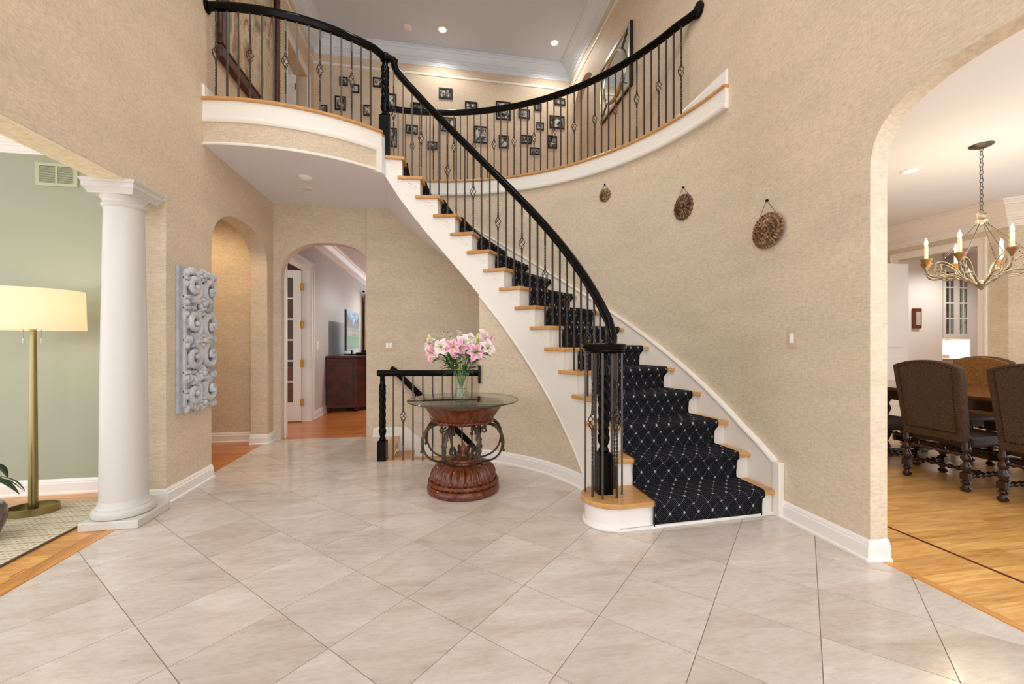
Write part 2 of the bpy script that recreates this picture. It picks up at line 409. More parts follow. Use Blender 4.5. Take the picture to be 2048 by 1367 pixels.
# wall below the stair
mb = MB(); A = frange(2, 60.6, 50)
mb.grid([[pol(a, r, z) for r, z in ((RI + .012, 0), (RI + .012, zbot(a) + .05), (RI + .11, zbot(a) + .05), (RI + .11, 0))] for a in A], closed_u=True)
n0 = len(mb.v); mb.f.append((n0 - 4, n0 - 3, n0 - 2, n0 - 1))
struct(mb, 'wall_understair', M_wall, 'curved beige wall below the white stair stringer', smooth=True)
struct(MB().prism([(AL, ZU - .05), (AR, ZU - .05), (AR, ZT), (AL, ZT)], BF, BF + .1, 'y'), 'wall_upper_back', M_wall, 'beige upper hall wall hung with many small photographs')
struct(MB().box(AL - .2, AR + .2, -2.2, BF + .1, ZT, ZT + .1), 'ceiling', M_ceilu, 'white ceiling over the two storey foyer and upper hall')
# upper hall slab
def larc(n=26): return [(-1.68 + 1.806 * cos(R_(t)), 5.847 + 1.806 * sin(R_(t))) for t in frange(258.6, 307.4, n)]
LA = larc()
slab = LA + [pol(95.15, 1.64), pol(95.15, RO + .06)] + [(min(pol(a, RO + .06)[0], AR), pol(a, RO + .06)[1]) for a in frange(95.15, 5.5, 60)][1:] + [(AR, BF), (AL, BF)]
struct(MB().prism(slab, ZC, ZU - .03), 'ceiling_landing', M_ceil, 'white flat ceiling under the upstairs landing', smooth=20)
struct(MB().prism(slab, ZU - .03, ZU - .002), 'floor_upper', M_oakx, 'oak floor of the upstairs hall and landing')
# landing edge: nosing, fascia, papered band, bottom bead
LP = [(x, y, ZU) for x, y in LA]
fas = thing('landing_fascia', 'white fascia board and oak nosing along the curved landing edge', 'fascia', (-1.3, 4.05, ZC), kind='structure')
MB().sweep(LP, [(-.08, 0), (.036, 0), (.044, -.008), (.044, -.022), (.036, -.03), (-.08, -.03)]).build('nosing', M_tread, fas, 35)
MB().sweep(LP, [(-.02, -.03), (.02, -.03), (.02, -.165), (-.02, -.165)]).build('fascia_board', M_string, fas, 35)
MB().sweep(LP, [(-.02, -.166), (.026, -.166), (.03, -.175), (.03, -.2), (.022, -.215), (-.02, -.215)]).build('lower_moulding', M_string, fas, 35)
MB().sweep(LP, [(-.02, -.215), (.006, -.215), (.006, -.392), (-.02, -.392)]).build('papered_band', M_wall, fas, 35)
MB().sweep(LP, [(-.02, -.39), (.014, -.39), (.018, -.402), (.014, -.414), (-.02, -.414)]).build('bead', M_white, fas, 35)
MB().sweep(LP[-2:], [(-.02, -.2), (.028, -.2), (.028, -.43), (-.02, -.43)]).build('end_pilaster', M_string, fas)
# gallery edge
GP = [pol(a, RG, ZU) for a in frange(95.15, 4.2, 64)]
gf = thing('gallery_fascia', 'white fascia board and oak nosing along the curved upstairs gallery', 'fascia', pol(45, RG, ZU - .3), kind='structure')
MB().sweep(GP, [(-.08, 0), (.014, 0), (.022, -.008), (.022, -.022), (.014, -.03), (-.08, -.03)]).build('nosing', M_tread, gf, 35)
MB().sweep(GP, [(-.04, -.03), (.002, -.03), (.002, -.155), (-.04, -.155)]).build('fascia_board', M_string, gf, 35)
MB().sweep(GP, [(-.04, -.156), (.008, -.156), (.012, -.165), (.012, -.187), (.004, -.2), (-.04, -.2)]).build('lower_moulding', M_string, gf, 35)

# ---- baseboards, crowns
BBP = [(0, 0), (.03, 0), (.03, .012), (.02, .02), (.02, .086), (.014, .092), (.014, .102), (.008, .114), (0, .12)]
def baseb(name, path, z=0, label='white moulded baseboard', k=1.0, parent=None):
    return struct(MB().sweep([(p[0], p[1], z) for p in path], [(u, w * k) for u, w in BBP]), name, M_white, label, smooth=25)
baseb('baseboard_left', [(AL - .17, 3.557), (AL, 3.557), (AL, 4.20), (AL - .18, 4.20)][::1], label='white baseboard between the column and the narrow arch')
baseb('baseboard_pillar', [(AL - .19, 5.45), (AL, 5.45), (AL, BB - .001)], label='white baseboard around the pillar beside the far arch')
baseb('baseboard_hall', [(-3.6, BB), (AL - .18, BB)], label='white baseboard in the side hall')
baseb('baseboard_right', [(AR, 2.548), (AR, 1.949), (AR + .115, 1.949)], label='white baseboard from the stair to the dining arch')
baseb('baseboard_understair', [pol(a, RI + .012) for a in frange(60.6, 12, 36)], label='curved white baseboard below the staircase')
baseb('baseboard_back', [(-.83, BB + .12), (-.83, BB), (-.5, BB)], label='white baseboard beside the basement stairs')
baseb('baseboard_living', [(-5.5, 3.965), (-2.2, 3.965)], label='white baseboard along the green wall')
baseb('baseboard_upper_left', [(AL, 4.05), (AL, 6.0)], ZU, 'white baseboard of the upstairs landing')
baseb('baseboard_upper_right', [(AR, 6.1), (AR, 3.12)], ZU, 'white baseboard at the end of the gallery', 1.25)
baseb('baseboard_family', [(-1.96, 7.02), (-1.96, 13)], label='white baseboard of the family room')
baseb('baseboard_dining', [(7.26, 4.4), (7.26, 4.18)], label='white baseboard of the dining room')
CP = [(0, 0), (.215, 0), (.215, -.022), (.19, -.022), (.19, -.036), (.178, -.046), (.172, -.062), (.15, -.066), (.135, -.085), (.105, -.115), (.085, -.15), (.08, -.17), (.062, -.172), (.06, -.196), (.044, -.2), (.042, -.215), (.024, -.22), (.022, -.262), (.012, -.266), (.012, -.285), (0, -.285)]
def crown(name, path, z, label, k=1.0, mat=None):
    return struct(MB().sweep([(p[0], p[1], z) for p in path], [(u * k, w * k) for u, w in CP]), name, mat or M_white, label, smooth=25)
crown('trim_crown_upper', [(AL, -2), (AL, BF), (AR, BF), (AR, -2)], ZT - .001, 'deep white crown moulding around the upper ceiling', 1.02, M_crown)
struct(MB().sweep([(AL, 3.5, 5.86), (AL, BF, 5.86), (AR, BF, 5.86), (AR, 3.0, 5.86)], [(0, -.018), (.012, -.018), (.018, 0), (.012, .018), (0, .018)]), 'trim_picture_rail', M_white, 'thin white moulding below the upper crown')

# ---- sitting room
wall_y('wall_living', [(-6, 0), (-6, ZC), (AL - .17, ZC), (AL - .17, 0)], 3.965, 4.1, M_green, 'sage green sitting room wall')
struct(MB().box(-6, AL - .17, -.6, 4.1, ZC, ZC + .1), 'ceiling_living', M_ceil, 'white sitting room ceiling')
crown('trim_crown_living', [(-6, 3.965), (AL - .18, 3.965)], ZC - .001, 'white crown moulding above the green wall', .8)
# ---- side hall behind the narrow arch
struct(MB().box(-3.8, AL - .17, 4.1, BB, ZC, ZC + .1), 'ceiling_hall', M_ceil, 'white side hall ceiling')
struct(MB().box(-3.9, -3.8, 4.1, BB + .14, 0, ZC), 'wall_hall', M_wall, 'beige end wall of the side hall')
# ---- family room and study beyond the arch
FD0, FD1, FDZ = 5.86, 6.92, 2.36
wall_x('wall_family', [(BB + .14, 0), (BB + .14, ZC), (14.2, ZC), (14.2, 0), (FD1, 0), (FD1, FDZ), (FD0, FDZ), (FD0, 0)], -1.96, -2.08, M_grey, 'pale grey family room wall')
struct(MB().box(-1.96, 3.4, BB + .14, 14.2, ZC, ZC + .1), 'ceiling_family', M_ceil, 'white family room ceiling')
struct(MB().box(3.4, 3.5, BB + .14, 14.2, 0, ZC), 'wall_family_right', M_grey, 'pale grey far wall of the family room')
crown('trim_crown_family', [(-1.96, 5.8), (-1.96, 14)], ZC - .001, 'white crown moulding of the family room', .75)
M_panel = pmat('study_panelling', rgb(70, 34, 20), .35, noise=(rgb(50, 24, 14), 6))
wall_y('wall_study', [(-6, 0), (-6, ZC), (-2.08, ZC), (-2.08, 0), (-3.22, 0), (-3.22, 2.2), (-4.2, 2.2), (-4.2, 0)], 9.4, 9.5, M_panel, 'dark panelled study wall')
struct(MB().box(-6, -2.08, BB + .14, 9.5, ZC, ZC + .1), 'ceiling_study', M_ceil, 'study ceiling')
# ---- dining room and pantry
ZD = 3.05; DW = 7.26; BC = 4.185
wall_x('wall_dining', [(6.3, 0), (6.3, ZD), (BC, ZD), (BC, 0), (4.49, 0), (4.49, 2.54), (5.5, 2.54), (5.5, 0)], DW, DW + .12, M_dwall, 'cream papered dining room wall with the pantry doorway')
struct(MB().prism([(DW, BC), (DW + 1.2, BC - 1.3), (DW + 1.3, BC - 1.2), (DW + .1, BC + .1)], 0, ZD), 'wall_bay', M_dwall, 'angled cream papered wall of the dining bay')
struct(MB().box(AR + .115, DW, 6.2, 6.3, 0, ZD), 'wall_dining_back', M_dwall, 'cream papered dining room back wall')
struct(MB().box(AR + .115, 9, -.6, 6.3, ZD, ZD + .1), 'ceiling_dining', M_ceil, 'white dining room ceiling')
crown('trim_crown_dining', [(DW, 6.2), (DW, BC), (DW + 1.2, BC - 1.3)], ZD - .001, 'tall white crown moulding of the dining room', 1.15)
struct(MB().box(DW, 10.6, 3.5, 6.3, -.1, 0), 'floor_pantry', M_farfloor, 'pantry floor')
struct(MB().box(DW + .12, 10.6, 3.4, 6.3, 2.75, 2.85), 'ceiling_pantry', M_ceil, 'pantry ceiling')
struct(MB().box(10.5, 10.6, 3.4, 8.3, 0, 2.75), 'wall_pantry', M_white, 'pale wall at the end of the pantry')
struct(MB().box(DW + .12, 10.6, 6.1, 6.2, 0, 2.75).box(DW + .12, 8.55, 5.77, 6.1, 0, 2.75).box(9.15, 10.6, 5.77, 6.1, 0, 2.75), 'wall_pantry_side', M_white, 'pale side wall of the pantry')
struct(MB().box(DW + .1, 10.6, 3.3, 3.4, 0, 2.75), 'wall_pantry_near', M_grey, 'pale near wall of the pantry')

# ---- casings
def casing(name, path, label, axis, w=.09, t=.03):
    return None
def casing_x(name, xf, y0, y1, z0, z1, w, t, label):   # on face x = xf projecting by t (signed)
    mb = MB(); a, b = sorted((xf, xf + t)); c, d = sorted((xf, xf + t * .6))
    for (p, q, r, s_) in ((y0 - w, y0 - .0004, z0, z1 + w), (y1 + .0004, y1 + w, z0, z1 + w), (y0, y1, z1, z1 + w)):
        mb.box(c, d, p, q, r, s_)
    e_ = .0008 if t > 0 else -.0008; c2, d2 = sorted((xf + t * .6 + e_ * .1, xf + t)); mb.box(c2, d2, y0 - w + .0005, y0 - w + .022, z0, z1 + w - .022).box(c2, d2, y1 + w - .022, y1 + w - .0005, z0, z1 + w - .022).box(c2, d2, y0 - w + .0005, y1 + w - .0005, z1 + w - .022, z1 + w - .0005)
    return struct(mb, name, M_white, label, bevel=.003)
casing_x('trim_2', -1.96, FD0, FD1, 0, FDZ, .1, .03, 'white door casing in the family room')
struct(MB().box(-2.08, -1.958, FD1 - .02, FD1, 0, FDZ).box(-2.08, -1.958, FD0, FD0 + .02, 0, FDZ).box(-2.08, -1.958, FD0 + .02, FD1 - .02, FDZ - .02, FDZ), 'trim_3', M_white, 'white jamb of the study doorway')
casing_x('trim_4', DW, 4.49, 5.5, 0, 2.54, .1, -.03, 'white casing around the pantry doorway')
casing_x('trim_5', AL, 6.1, 6.98, ZU, 5.38, .1, .03, 'white casing of the upstairs bedroom door')

# ---- basement stairwell
struct(MB().box(-.6, -.5, 4.556, BB, -.03, .006).box(-.6, .62, 4.46, 4.555, -.03, .006), 'trim_6', M_tread, 'oak nosing strip around the basement stair opening', bevel=.004)
struct(MB().box(-.6, .75, 4.47, 4.56, -2.4, -.03), 'wall_basement_front', M_wall, 'wall below the basement railing')
struct(MB().box(-.62, -.55, 4.56, BB, -.19, -.03), 'wall_basement_side', M_white, 'white riser at the top of the basement stairs')
bs = thing('basement_staircase', 'basement stairs of oak treads with white risers going down', 'stairs', (-.5, 5.1, -2.2))
for i in range(9):
    x = -.55 + .215 * i; z = -.195 * (i + 1)
    MB().box(x, x + .245, 4.56, BB - .02, z - .03, z).build('tread', M_tread, bs, bevel=.004)
    MB().box(x + .215, x + .23, 4.56, BB - .02, z - .195, z - .03).build('riser', M_white, bs)
sk = [(-.52, -.3), (-.52, .12), (-.42, .12), (1.3, -1.45), (1.3, -1.9), (-.3, -.45)]
MB().prism(sk, BB - .02, BB - .001, 'y').build('skirt_board', M_white, bs, bevel=.004)

# ================================================================== STAIRCASE
stair = thing('staircase', 'curved staircase with oak treads, white risers and white stringer', 'staircase', (1.8, 2.6, 0))
# bottom step with bullnose
def bull(r, f, zz0, zz1, xr):
    pts = [(xr, 2.575 + f), (1.15, 2.515 + f)]
    c = (1.15, 2.705); 
    for t in frange(-90, -270, 20): pts.append((c[0] + r * cos(R_(t)), c[1] + r * sin(R_(t))))
    pts += [(1.26, 2.705 + r), (xr, 2.87)]
    return MB().prism(pts[::-1], zz0, zz1)
bull(.19, 0, zk(1) - .034, zk(1), 2.35).build('tread', M_tread, stair, 30, bevel=.008)
bull(.160, .03, 0, zk(1) - .034, 2.35).build('riser', M_white, stair, 30)
bull(.178, .012, 0, .022, 2.35).build('shoe_moulding', M_white, stair, 30, bevel=.006)
# second step
xi = CX + RI
MB().prism([(xi - .03, 2.825), (2.352, 2.815), pol(ang(3) + 1.3, 2.745), pol(ang(3) + 1.3, RI), pol(ang(3) + 2.6, RI), pol(ang(3) + 2.6, RI - .03), pol(ang(3), RI - .03)], zk(2) - .034, zk(2)).build('tread', M_tread, stair, bevel=.008)
MB().box(xi, 2.352, 2.852, 2.872, zk(1), zk(2) - .034).build('riser', M_white, stair)
for k in range(3, 17):
    a0, a1 = ang(k), ang(k + 1)
    pts = [pol(a, RI - .03) for a in frange(a1 + 2.7, a0, 6)] + [pol(a0, 2.2), pol(a0, 2.748), pol(a1 + 1.3, 2.748), pol(a1 + 1.3, RI), pol(a1 + 2.7, RI)]
    if k == 16: pts = [pol(a, RI - .03) for a in frange(a1 + .6, a0, 6)] + [pol(a0, 2.748), pol(a1 + 1.3, 2.748)]
    MB().prism(pts[::-1], zk(k) - .034, zk(k)).build('tread', M_tread, stair, bevel=.008)
for k in range(3, 18):
    a = ang(k) + 1.1
    MB().prism([pol(a, RI + .002), pol(a, 2.75), pol(a + .5, 2.75), pol(a + .7, RI + .002)], zk(k - 1), zk(k) - .034).build('riser', M_white, stair)
# open stringer
mb = MB(); rows = []
def ztop(a):
    k = 2 if a < ang(3) + 1.1 else int((a - 1.1 - 10) / 6.55 + 4)
    return zk(min(k, 16)) - .034
AA = []
for k in range(2, 18):
    lo = -1.5 if k == 2 else ang(k) + 1.1; hi = ang(k + 1) + 1.1 if k < 16 else (96.5 if k == 16 else None)
    if k == 17: break
    for a in frange(lo + .001, hi - .001, 8): AA.append((a, zk(k) - .034))
rows = [[pol(a, r, z) for r, z in ((RI, zbot(a)), (RI, t), (RI + .03, t), (RI + .03, zbot(a)))] for a, t in AA]
mb.grid(rows, closed_u=True).build('open_stringer', M_string, stair, 30)
MB().sweep([pol(a, RI - .002, zbot(a) - .012) for a in frange(60.5, 14, 50)], [(-.002, .010), (.004, .010), (.006, .002), (.004, -.005), (.001, -.008), (-.008, -.008)]).build('stringer_moulding', M_string, stair, 30)
# soffit
mb = MB(); A = frange(-1, 99, 70)
mb.grid([[pol(a, r, zbot(a) + .004) for r in (RI + .02, 1.9, 2.2, 2.5, RO + .02)] for a in A]); mb.build('soffit', M_ceil, stair, True)
# wall skirt
mb = MB()
def zs(a): return zn(max(a, -1)) + .06
A = frange(1, 95, 70)
SK = [((AR - .034, 2.56), (AR - .002, 2.56), .345), ((AR - .034, 2.74), (AR - .002, 2.74), .455)]
rows = [[(p[0], p[1], 0), (p[0], p[1], z), (q[0], q[1], z), (q[0], q[1], 0)] for p, q, z in SK]
rows += [[pol(a, r, z) for r, z in ((RO - .03, zs(a) - .42 if a > 8 else 0), (RO - .03, zs(a)), (RO - .001, zs(a)), (RO - .001, zs(a) - .42 if a > 8 else 0))] for a in A]
mb.grid(rows, closed_u=True); mb.f.append((0, 1, 2, 3)); mb.build('wall_skirt', M_string, stair, 30)
P = [(AR - .02, 2.555, .005), (AR - .02, 2.555, .35)]
cap = [(-.022, -.012), (.020, -.012), (.026, 0), (.022, .012), (-.022, .016)]
MB().sweep([(AR - .02, 2.60, .375), (AR - .02, 2.74, .465)] + [pol(a, RO - .02, zs(a) + .01) for a in A], [(-u, w) for u, w in cap][::-1]).build('skirt_cap', M_string, stair, 30)
MB().box(AR - .045, AR - .001, 2.535, 2.60, 0, .385).build('skirt_end', M_string, stair, bevel=.006)
# carved scroll brackets on the stringer
def scroll2d():
    p = []
    for t in frange(0, 1, 10): p.append((.01 + .07 * t, -.018 - .006 * sin(t * 9)))
    for t in frange(0, 1, 12): p.append((.08 + .05 * sin(pi * t), -.03 - .03 * t - .006 * cos(t * 12)))
    for t in frange(0, 1, 14): 
        a = 2.2 * pi * t; r = .028 * (1 - .75 * t); p.append((.118 + .028 - r * cos(a) , -.075 - r * sin(a)))
    return p
for k in range(3, 17):
    hi = ang(k) + 1.8
    pts = [pol(hi + math.degrees((.185 - (x + .0)) / RI), RI - .001, zk(k) - .034 + z) for x, z in scroll2d()]
    MB().tube(pts, .003, 5).build('bracket_scroll', M_string, stair, True)

# ---- carpet runner
run = MB(); st = []; T = .013
def stp(bfun, z): st.append((bfun, z))
def lin_b(b0, b1): return lambda r: (CX + r, b0 + (b1 - b0) * (r - 1.6) / 1.15)
def rad(a, off): return lambda r: pol(a - math.degrees(off / r), r)
prevback = None
for k in range(1, 18):
    if k == 1: F = lambda off: lin_b(2.517 + .03 - off, 2.574 + .03 - off); N2 = lambda e, F=F: F(.03 + e); NX = lambda off: lin_b(2.852 - off, 2.852 - off)
    elif k == 2: F = lambda off: lin_b(2.853 - off, 2.853 - off); N2 = lambda e, F=F: F(.033 + e); NX = lambda off: rad(ang(3) + 1.1, off)
    else:
        F = lambda off, k=k: rad(ang(k) + 1.1, off); N2 = lambda e, k=k: rad(ang(k), e); NX = lambda off, k=k: rad(ang(k + 1) + 1.1, off)
    zb = zk(k - 1) + T if k > 1 else .012; zt = zk(k)
    stp(F(T), zb)
    stp(F(T), zb + (zt - zb) * .4); stp(F(T + .002), zt - .078); stp(N2(-.012), zt - .052)
    for t in frange(0, 1, 5): a = -pi / 2 * .55 + pi * .78 * t; stp(N2(-.006 + .018 * cos(a)), zt - .016 + .027 * sin(a) + .002)
    if k < 17:
        stp(N2(-.04), zt + T); stp(F(-.08), zt + T); stp(NX(.03), zt + T); stp(NX(T + .004), zt + T + .003)
RS = frange(1.79, 2.63, 14); v = 0; prev = None
for i, (fn, z) in enumerate(st):
    xy = fn(2.21); p = Vector((xy[0], xy[1], z))
    if prev is not None: v += (p - prev).length
    prev = p
    for r in RS:
        x, y = fn(r); run.uv[len(run.v)] = (r, v); run.v.append((x, y, z))
n = len(RS)
for i in range(len(st) - 1):
    for j in range(n - 1): run.f.append((i * n + j, i * n + j + 1, (i + 1) * n + j + 1, (i + 1) * n + j))
rn = thing('stair_runner', 'black carpet runner with pale diamond lattice down the curved stairs', 'carpet runner', (1.8, 2.55, 0))
ro = run.build('pile', M_carpet, rn, 60)
so = ro.modifiers.new('thick', 'SOLIDIFY'); so.thickness = .008; so.offset = -1
for r in (RS[0], RS[-1]):
    MB().tube([(fn(r)[0], fn(r)[1], z - .002) for fn, z in st], .006, 6).build('bound_edge', pmat('black_binding', rgb(16, 16, 20), .9), rn, True)

# ================================================================== BALUSTRADES
RAIL = [(-.018, -.034), (.018, -.034), (.022, -.02), (.03, -.012), (.033, .006), (.031, .02), (.022, .031), (.010, .036), (-.010, .036), (-.022, .031), (-.031, .02), (-.033, .006), (-.03, -.012), (-.022, -.02)]
HB = .0065
_bar = {}
def bar_mesh(h, fancy):
    key = (round(h, 2), fancy)
    if key in _bar: return _bar[key]
    h = round(h, 2); mb = MB(); sq = [(-HB, -HB), (HB, -HB), (HB, HB), (-HB, HB)]
    if not fancy: mb.sweep([(0, 0, 0), (0, 0, h)], sq)
    else:
        m = h * .52
        def seg(z0, z1, t0, t1):
            n = 28; zs_ = frange(z0, z1, n); tw = []
            for z in zs_:
                f = min(1, max(0, (z - t0) / (t1 - t0))); tw.append(f * 4 * pi)
            mb.sweep([(0, 0, z) for z in zs_], sq, twist=tw)
        seg(0, m - .045, m - .30, m - .10); seg(m + .045, h, m + .10, m + .28)
    _bar[key] = mb.mesh('baluster', M_iron); return _bar[key]
def _basket():
    mb = MB()
    for k in range(4):
        pts = []
        for t in frange(0, 1, 12):
            r = .006 + .024 * sin(pi * t) ** .9; a = k * pi / 2 + t * pi * 1.1
            pts.append((r * cos(a), r * sin(a), -.055 + .11 * t))
        mb.tube(pts, .0038, 5)
    for z in (-.062, .062): mb.lathe([(.009, -.014), (.0115, -.010), (.009, -.004), (.012, 0), (.009, .004), (.0115, .010), (.009, .014)], 8, (0, 0, z))
    return mb.mesh('basket', M_iron, True)
ME_BASKET = _basket()
def baluster(par, x, y, z0, z1, fancy, rz=0):
    o = inst('baluster', bar_mesh(z1 - z0, fancy), par, (x, y, z0), (0, 0, rz))
    if fancy:
        b = inst('basket', ME_BASKET, o, (0, 0, round(z1 - z0, 2) * .52), world=False)
    return o
def newel(par, x, y, z0, z1, name='newel_post', bz=.30, w=.06, rz=0):
    H = z1 - z0
    mb = MB(); mb.box(-w, w, -w, w, 0, bz - .012)
    mb.add([(-w, -w, bz - .012), (w, -w, bz - .012), (w, w, bz - .012), (-w, w, bz - .012), (-.04, -.04, bz), (.04, -.04, bz), (.04, .04, bz), (-.04, .04, bz)], [(0, 1, 5, 4), (1, 2, 6, 5), (2, 3, 7, 6), (3, 0, 4, 7), (4, 5, 6, 7)])
    M = Matrix.Translation((x, y, z0)) @ Matrix.Rotation(rz, 4, 'Z')
    o = mb.move(M).build(name, M_black, par, bevel=.003)
    k = .92 * w / .06
    v = MB().lathe([(.042 * k, 0), (.05 * k, .012), (.042 * k, .026), (.034 * k, .04), (.048 * k, .062), (.056 * k, .09), (.054 * k, .11), (.044 * k, .125), (.05 * k, .135), (.05 * k, .15)], 20, (x, y, z0 + bz)); v.build('vase_turning', M_black, o, True)
    s0, s1 = z0 + bz + .15, z0 + H - .17; n = 70; pr = []
    for i in range(24):
        a = 2 * pi * i / 24; r = (.036 + .015 * abs(sin(2 * a)) ** .7) * k; pr.append((r * cos(a), r * sin(a)))
    MB().sweep([(x, y, s0 + (s1 - s0) * i / n) for i in range(n + 1)], pr, twist=[i / n * (s1 - s0) * 20 for i in range(n + 1)]).build('rope_shaft', M_black, o, 60)
    MB().lathe([(.044 * k, 0), (.052 * k, .015), (.046 * k, .03), (.052 * k, .05), (.046 * k, .07), (.036 * k, .085), (.036 * k, .15), (.05 * k, .165), (.05 * k, .175)], 20, (x, y, s1)).build('collar', M_black, o, True)
    return o
RC = .82
# main stair balustrade
sb = thing('stair_balustrade', 'black curved handrail with iron balusters climbing the staircase', 'balustrade', (1.13, 2.735, zk(1)))
path = [pol(a, RB, zn(a) + RC) for a in frange(3, 90.4, 70)]
path = [(1.17, 2.755, 1.185), (1.22, 2.80, 1.20), (1.255, 2.87, 1.255)] + path
p0 = Vector(path[-1]); e = Vector(pol(93.2, RB, 4.20))
path += [tuple(Vector(pol(91.4, RB, p0.z + .035))), tuple(Vector(pol(92.2, RB, p0.z + .075))), tuple(Vector(pol(92.7, RB, p0.z + .12)))]
MB().sweep(path, RAIL).build('handrail', M_black, sb, 40)
NV = (1.13, 2.74)
MB().lathe([(.11, -.035), (.13, -.03), (.143, -.018), (.14, -.008), (.154, .006), (.158, .018), (.152, .03), (.12, .036), (.0, .038)], 40, (NV[0], NV[1], 1.185)).build('volute_cap', M_black, sb, 35)
newel(sb, NV[0], NV[1], zk(1), 1.155, bz=.285, w=.05)
for t, fz in ((212, 1), (245, 0), (293, 1), (335, 0), (30, 1), (95, 0), (160, 0)):
    baluster(sb, NV[0] + .124 * cos(R_(t)), NV[1] + .124 * sin(R_(t)), zk(1), 1.16, bool(fz), R_(t))
for k in range(2, 17):
    for j in (0, 1):
        a = ang(k) + .9 + 3.275 * j; i = 2 * (k - 3) + j
        if k == 2 and j == 0: continue
        if a > 93: continue
        x, y = pol(a, RB); baluster(sb, x, y, zk(k), zn(a) + RC - .03, i % 3 == 0, R_(a))
# landing balustrade
lb = thing('landing_balustrade', 'black handrail and iron balusters along the curved landing', 'balustrade', (-1.3, 4.1, ZU))
ZR = 4.215
def la(t, r=1.765): return (-1.68 + r * cos(R_(t)), 5.847 + r * sin(R_(t)))
NW = (-.556, 4.546)
path = [(AL + .004,) + (la(258.6)[1], ZR)] + [la(t) + (ZR,) for t in frange(259.6, 306, 28)] + [(NW[0], NW[1] - .01, ZR)]
MB().sweep(path, RAIL).build('handrail', M_black, lb, 40)
pe = Vector(pol(92.7, RB, p0.z + .12))
MB().sweep([(NW[0] - .02, NW[1] - .03, ZR), (NW[0] + .06, NW[1] + .003, ZR), (pe.x - .012, pe.y, ZR - .004), (pe.x + .012, pe.y, ZR - .02), (pe.x + .006, pe.y, ZR - .05), (pe.x, pe.y, pe.z)], RAIL, up=Vector((.05, -1, 0))).build('gooseneck', M_black, lb, 40)
MB().lathe([(.055, 0), (.06, .006), (.05, .018)], 20).move(Matrix.Translation((AL, la(258.6)[1], ZR)) @ Matrix.Rotation(pi / 2, 4, 'Y')).build('wall_rosette', M_black, lb, True)
newel(lb, NW[0], NW[1], zk(16), ZR + .012, bz=.43, w=.055)
MB().lathe([(.045, -.03), (.05, -.02), (.05, .03), (.04, .045), (0, .048)], 20, (NW[0], NW[1], ZR)).build('cap', M_black, lb, True)
for i in range(15):
    t = 261.2 + (304.6 - 261.2) * i / 14; x, y = la(t); baluster(lb, x, y, ZU, ZR - .03, i % 3 == 0, R_(t))
# gallery balustrade
gb = thing('gallery_balustrade', 'black handrail and iron balusters around the upstairs gallery', 'balustrade', pol(50, RG, ZU))
ZG = 4.305; RGB = 2.80
path = [(AR - .002, 3.50, ZG), (2.362, 3.545, ZG), (2.335, 3.62, ZG)] + [pol(a, RGB, ZG) for a in frange(17, 95.5, 60)]
MB().sweep(path, RAIL).build('handrail', M_black, gb, 40)
MB().prism([(.075 * cos(R_(t)), .075 * sin(R_(t))) for t in range(0, 360, 45)], 0, .03).move(Matrix.Translation((AR, 3.50, ZG)) @ Matrix.Rotation(-pi / 2, 4, 'Y')).build('wall_rosette', M_black, gb, bevel=.006)
nx, ny = pol(95.8, RGB); newel(gb, nx, ny, ZU, ZG + .03, bz=.26, w=.055)
for i in range(42):
    a = 16.0 + 1.875 * i; x, y = pol(a, RGB); baluster(gb, x, y, ZU, ZG - .03, i % 3 == 0, R_(a))
# basement guard rail
br = thing('basement_balustrade', 'straight black guard rail with rope-turned newel around basement stairs', 'balustrade', (-.575, 4.495, 0))
q0, q1 = Vector((-.575, 4.495, 0)), Vector((.415, 4.335, 0)); dr = (q1 - q0).normalized()
MB().sweep([q0 + Vector((0, 0, .905)) - dr * .05, q1 + Vector((0, 0, .905))], [(u, w * .9) for u, w in RAIL]).build('handrail', M_black, br, 40)
newel(br, q0.x, q0.y, 0, .885, bz=.21, w=.045, rz=R_(-9))
MB().box(q1.x - .012, q1.x + .012, q1.y - .05, q1.y + .05, .80, .985).build('wall_rosette', M_black, br, bevel=.006)
for i in range(9):
    p = q0 + dr * (.112 + .102 * i); baluster(br, p.x, p.y, .0, .875, i in (1, 4, 7), R_(-9))
hr = thing('basement_handrail', 'black handrail sloping down the back wall into the basement', 'handrail', (-.5, 5.55, .8))
MB().sweep([(-.60, 5.575, .885), (-.56, 5.555, .86), (-.5, 5.555, .80), (1.3, 5.555, -1.0)], RAIL).build('rail', M_black, hr, 40)
for x in (-.3, .6):
    MB().tube([(x, BB, .22 - x), (x, 5.57, .22 - x), (x, 5.555, .27 - x)], .008, 6).build('bracket', M_black, hr, True)

